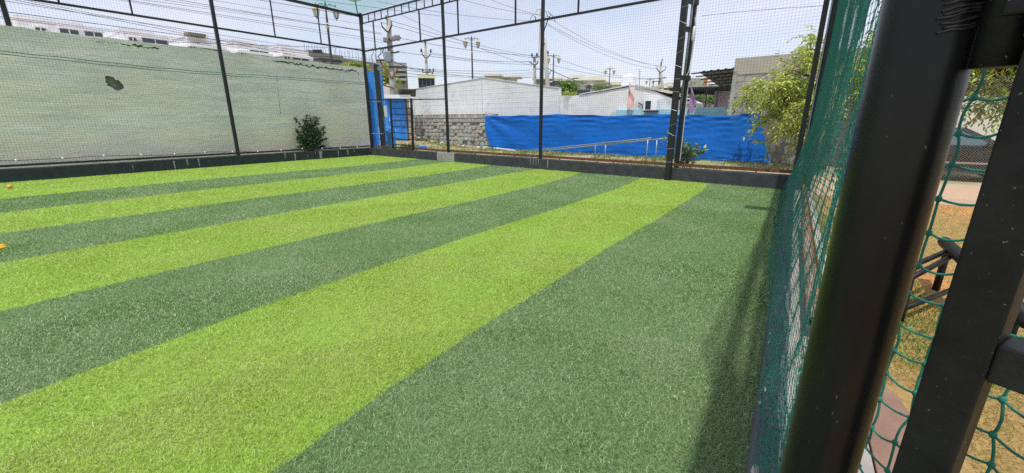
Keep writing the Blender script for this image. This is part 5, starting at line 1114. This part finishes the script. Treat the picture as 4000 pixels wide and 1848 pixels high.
yard_tree(Vector((5.9, 19.7, 0)), Vector((4.3, 18.7, 3.35)), 90, 'broad green tree overhanging the dark parked car', 71, (2.7, 1.1, 1.75), m=leaf_tree)
yard_tree(Vector((3.0, 21.0, 0)), Vector((2.7, 20.6, 3.2)), 26, 'green tree behind the teal net beside pale grey wall', 72, (1.3, .9, 1.8), m=leaf_tree)
yard_tree(Vector((9.4, 19.2, 0)), Vector((8.8, 18.6, 4.4)), 36, 'tall green tree further along the pale grey wall', 73, (2.4, 1.4, 2.2))
# shrub before the pale green wall
sb = thing('shrub', WL(1212, 585, WOFF - .35), 'dark green bushy shrub growing at foot of pale green wall', 'shrub'); c0 = WL(1212, 585, WOFF - .35); c0.z = 0; s = MB(); r = random.Random(17); C, Dv, Ln, Wd = [], [], [], []
fr = [((1155, 461), .9), ((1160, 505), .7), ((1165, 533), .6), ((1168, 548), .5), ((1172, 572), .4), ((1205, 450), 1), ((1228, 458), 1), ((1242, 463), 1), ((1262, 497), .8), ((1265, 517), .7), ((1266, 541), .6), ((1258, 570), .4), ((1190, 470), 1), ((1215, 475), 1), ((1235, 500), .8), ((1195, 520), .6), ((1230, 540), .6), ((1185, 545), .5), ((1245, 555), .5), ((1210, 500), .8), ((1200, 560), .4), ((1222, 572), .3), ((1200, 485), .9), ((1240, 520), .7)]
for k, ((x, y), t_) in enumerate(fr):
    tip = WL(x, y, WOFF - .30 - r.uniform(-.18, .22)); root = c0 + Z * (.15 + .5 * t_ * r.uniform(.5, 1)); P = limb(s, root, tip, .014, .005, k, n=9, wob=.04)
    for i in range(2, len(P)):
        for rep in range(9):
            d_ = (P[i] - P[i - 1]).normalized(); sd_ = d_.cross(Z).normalized() * (1 if rep % 2 else -1); C.append(np.array(P[i] + Vector((r.uniform(-.02, .02), r.uniform(-.02, .02), r.uniform(-.02, .02))))); Dv.append(np.array(d_ * r.uniform(.1, .7) + sd_ * r.uniform(.5, 1) + Vector((0, 0, r.uniform(-.8, .1))))); l = r.uniform(.12, .20); Ln.append(l); Wd.append(l * .52)
s.tube([c0, c0 + Z * .8], [.03, .015], 7); s.build('stem', 'bark', sb, smooth=True); V, Fc, R_ = leaves(np.array(C), np.array(Dv), np.array(Ln), np.array(Wd), seed=5); raw_mesh('foliage', V, Fc, leaf_dark, sb, rnd=R_)
# sapling at the twin posts
sg_ = thing('sapling', BP(-2.5, 0, .95), 'slender sapling with small pale leaves beside the twin black posts', 'sapling'); c0 = BP(-2.55, 0, .95); s = MB(); C, Dv, Ln, Wd = [], [], [], []; r = random.Random(23)
tips = [(2605, 515), (2598, 540), (2590, 555), (2612, 575), (2590, 610), (2660, 525), (2672, 550), (2640, 560), (2700, 575), (2725, 568), (2750, 585), (2735, 595), (2705, 600), (2680, 610), (2690, 590), (2655, 585), (2625, 600), (2668, 575), (2650, 610), (2720, 582)]
for k, (x, y) in enumerate(tips):
    tip = ON(x, y, c0 + Vector((0, r.uniform(-.3, .3), 0)), NB); root = c0 + Z * r.uniform(.1, .5); P = limb(s, root, tip, .009, .003, 60 + k, n=10, wob=.06)
    for i in range(3, len(P)):
        for rep in range(8):
            d_ = (P[i] - P[i - 1]).normalized(); C.append(np.array(P[i])); Dv.append(np.array(d_ + Vector((r.uniform(-1, 1), r.uniform(-1, 1), r.uniform(-.8, .4))))); l = r.uniform(.06, .12) if rep < 6 else r.uniform(.12, .22) * (1 if y > 570 else .6); Ln.append(l); Wd.append(l * .42)
s.build('stem', 'bark', sg_, smooth=True); V, Fc, R_ = leaves(np.array(C), np.array(Dv), np.array(Ln), np.array(Wd), seed=6); raw_mesh('foliage', V, Fc, attr_mat('pale_sapling_leaf', [(0, rgb(72, 108, 60)), (.5, rgb(128, 158, 98)), (1, rgb(196, 210, 168))], rough=.35, trans=.3), sg_, rnd=R_)
# clump by the barred gate
gp_ = thing('strappy_plant', BP(-14.9, 0, .5), 'strappy green plant growing at foot of the barred gate', 'plant'); n = 220; P = np.array([np.array(BP(-14.95 + r.uniform(-.35, .35), 0, .45 + r.uniform(-.1, .25))) for _ in range(n)]); V, Fc, R_ = blades(P, .78, .03, .9, seed=9); raw_mesh('foliage', V, Fc, leaf_mid, gp_, rnd=R_)
gp2 = thing('strappy_plant', BP(-16.2, 0, .5), 'low weed beside the blue panel under meter boxes', 'plant'); P = np.array([np.array(BP(-16.1 + r.uniform(-.25, .25), 0, .4 + r.uniform(-.1, .2))) for _ in range(90)]); V, Fc, R_ = blades(P, .6, .03, .8, seed=10); raw_mesh('foliage', V, Fc, leaf_mid, gp2, rnd=R_)
# far trees
def far_tree(px, py, dist, rx, rz, label, seed, m, n=26, ln=.35, cr=.5, jit=.25):
    c = D(px, py, dist); loc = Vector((c.x, c.y, 0)); t = thing('far_tree', loc, label, 'tree'); s = MB(); limb(s, loc, c - Z * rz * .3, .18, .1, seed, wob=.03); r = random.Random(seed); cl = []
    for k in range(n):
        a = r.uniform(0, 2 * math.pi); q = r.uniform(.1, 1) ** .6; p = c + Vector((math.cos(a) * rx * q, math.sin(a) * rx * q, r.uniform(-1, 1) * rz * math.sqrt(max(.05, 1 - q * q * .9)))); cl.append((p, r.uniform(.25, .4) * max(rx, rz))); limb(s, c - Z * rz * .3, p, .05, .015, seed * 13 + k, n=4)
    s.build('trunk', 'bark', t, smooth=True); C, Dv, Ln, Wd = clump_leaves([(p, cr) for p, q in cl], 9 * (.5 / cr) ** 2, ln, .5, .4, seed); r2 = np.random.default_rng(seed); C = C + r2.normal(0, jit * rx / 2, C.shape); V, Fc, R_ = leaves(C, Dv, Ln, Wd, seed=seed); raw_mesh('crown', V, Fc, m, t, rnd=R_)
far_tree(2222, 348, 55, .95, .7, 'bright green round tree behind the low building', 81, leaf_mid, 24, .28, .4, .2)
far_tree(2216, 384, 48, .8, .3, 'yellowish bush behind the right end of white shed', 82, leaf_far, 18, .24, .35, .15)
far_tree(1388, 262, 36, .85, .10, 'yellow green treetop peeping over end of pale green wall', 83, leaf_far, 16, .16, .16, .1)
far_tree(1512, 300, 33, .55, .75, 'yellow green tree behind the laden concrete pole', 84, leaf_far, 14, .2, .25, .2)
far_tree(2760, 410, 34, 2.2, 1.3, 'green tree in the shade of the low open shed', 85, leaf_mid, 24, .26)
far_tree(2835, 415, 33, 1.2, 1.0, 'green bush before the pale pink wall panel', 86, leaf_mid, 14, .24)
far_tree(2350, 350, 75, .9, .7, 'small dark far tree beside the street lamp', 87, leaf_mid, 8, .3)
far_tree(2640, 430, 23.5, .55, .45, 'young spiky conifer behind the twin black posts', 88, leaf_dark, 12, .2)
# weeds in the strip before the tarpaulin; dry lawn at the right
r2 = np.random.default_rng(77); n = 9000; px = r2.uniform(-23, 1.5, n); off = r2.uniform(-6.3, -.1, n) ; P = np.c_[px, 20.65 - .083 * (px + 15.2) + off, 0 * px]
nv = np.array([noise.noise(Vector((a * .55, b * .7, 2))) for a, b in P[:, :2]]); near_t = np.exp(off / 1.1); keep = (r2.uniform(0, 1, n) < np.clip(.12 + nv * .9 + .75 * near_t * (px < -5.5) + .25 * near_t, 0, 1)) & (P[:, 1] > back_y(px) + .4); P = P[keep]; P[:, 2] = [gz(a, b) - .02 for a, b in P[:, :2]]
P = np.repeat(P, 5, 0) + np.c_[r2.normal(0, .06, (len(P) * 5, 2)), np.zeros(len(P) * 5)]; V, Fc, R_ = blades(P, .11, .02, .9, seed=14); raw_mesh('weeds', V, Fc, grass_m, rnd=R_, kind='stuff', label='patchy weeds on the earth strip before blue tarpaulin')
n = 110000; P = np.c_[r2.uniform(.56, 6.5, n), r2.uniform(1.5, 11.3, n), np.full(n, -.01)]; n = 46000; P = np.concatenate([P, np.c_[r2.uniform(.6, 3.0, n), r2.uniform(.6, 4.6, n), np.full(n, -.01)]]); n = len(P); dd = np.hypot(P[:, 0], P[:, 1]); keep = (r2.uniform(0, 1, n) < np.clip(6 / dd, .2, 1)) & ~((P[:, 0] < .95) & (P[:, 1] < 3.2)); P = P[keep]; dd = dd[keep]; V, Fc, R_ = blades(P, .028, np.interp(dd, [2, 10], [.004, .012]), 1.6, seed=15, simple=True); raw_mesh('lawn_grass', V, Fc, dry_m, rnd=R_, kind='stuff', label='short dry yellow lawn grass outside the cage')
n = 9000; P = np.c_[r2.uniform(.54, 1.3, n), r2.uniform(3.5, 9, n), np.full(n, -.01)]; V, Fc, R_ = blades(P, .05, .006, 1.0, seed=16); raw_mesh('lawn_edge_grass', V, Fc, leaf_mid, rnd=R_, kind='stuff', label='greener lawn edge beside the pale path')

# ------------------------------------------------------------------ small things on the turf
bl = G(38, 730, .045); MB().lathe(Vector((bl.x, bl.y, 0)), [(.006, 0), (.035, .012), (.052, .04), (.05, .07), (.03, .092), (.006, .098)], 16).build('ball', 'orange', smooth=True, label='small orange ball resting on lime turf near dark kerb', cat='ball')
cn = G(-24, 972); ct_ = thing('marker_cone', Vector((cn.x, cn.y, 0)), 'yellow training marker lying on dark green turf strip', 'marker'); MB().lathe(Vector((cn.x, cn.y, 0)), [(.08, 0), (.08, .014), (.05, .02), (.02, .13), (.016, .13)], 18).build('cone_body', 'yellow', ct_, smooth=False); MB().lathe(Vector((cn.x + .03, cn.y + .045, 0)), [(.07, .005), (.07, .014), (.045, .045), (.02, .05)], 18).build('dome_marker', 'yellow', ct_)
for k, (px, py, sz) in enumerate([(2637, 1549, .013), (2672, 1533, .009), (797, 661, .04), (2043, 656, .05), (115, 737, .03)]):
    c = G(px, py, .03); r = random.Random(k + 7); s = MB(); s.prism([c + Vector((math.cos(2 * math.pi * i / 5) * sz * r.uniform(.5, 1.2), math.sin(2 * math.pi * i / 5) * sz * r.uniform(.3, .8), 0)) for i in range(5)], (0, 0, .004)); s.build('litter_scrap', 'scrap', label='small pale leaf scrap lying on the turf', cat='scrap', group='scraps on the turf')
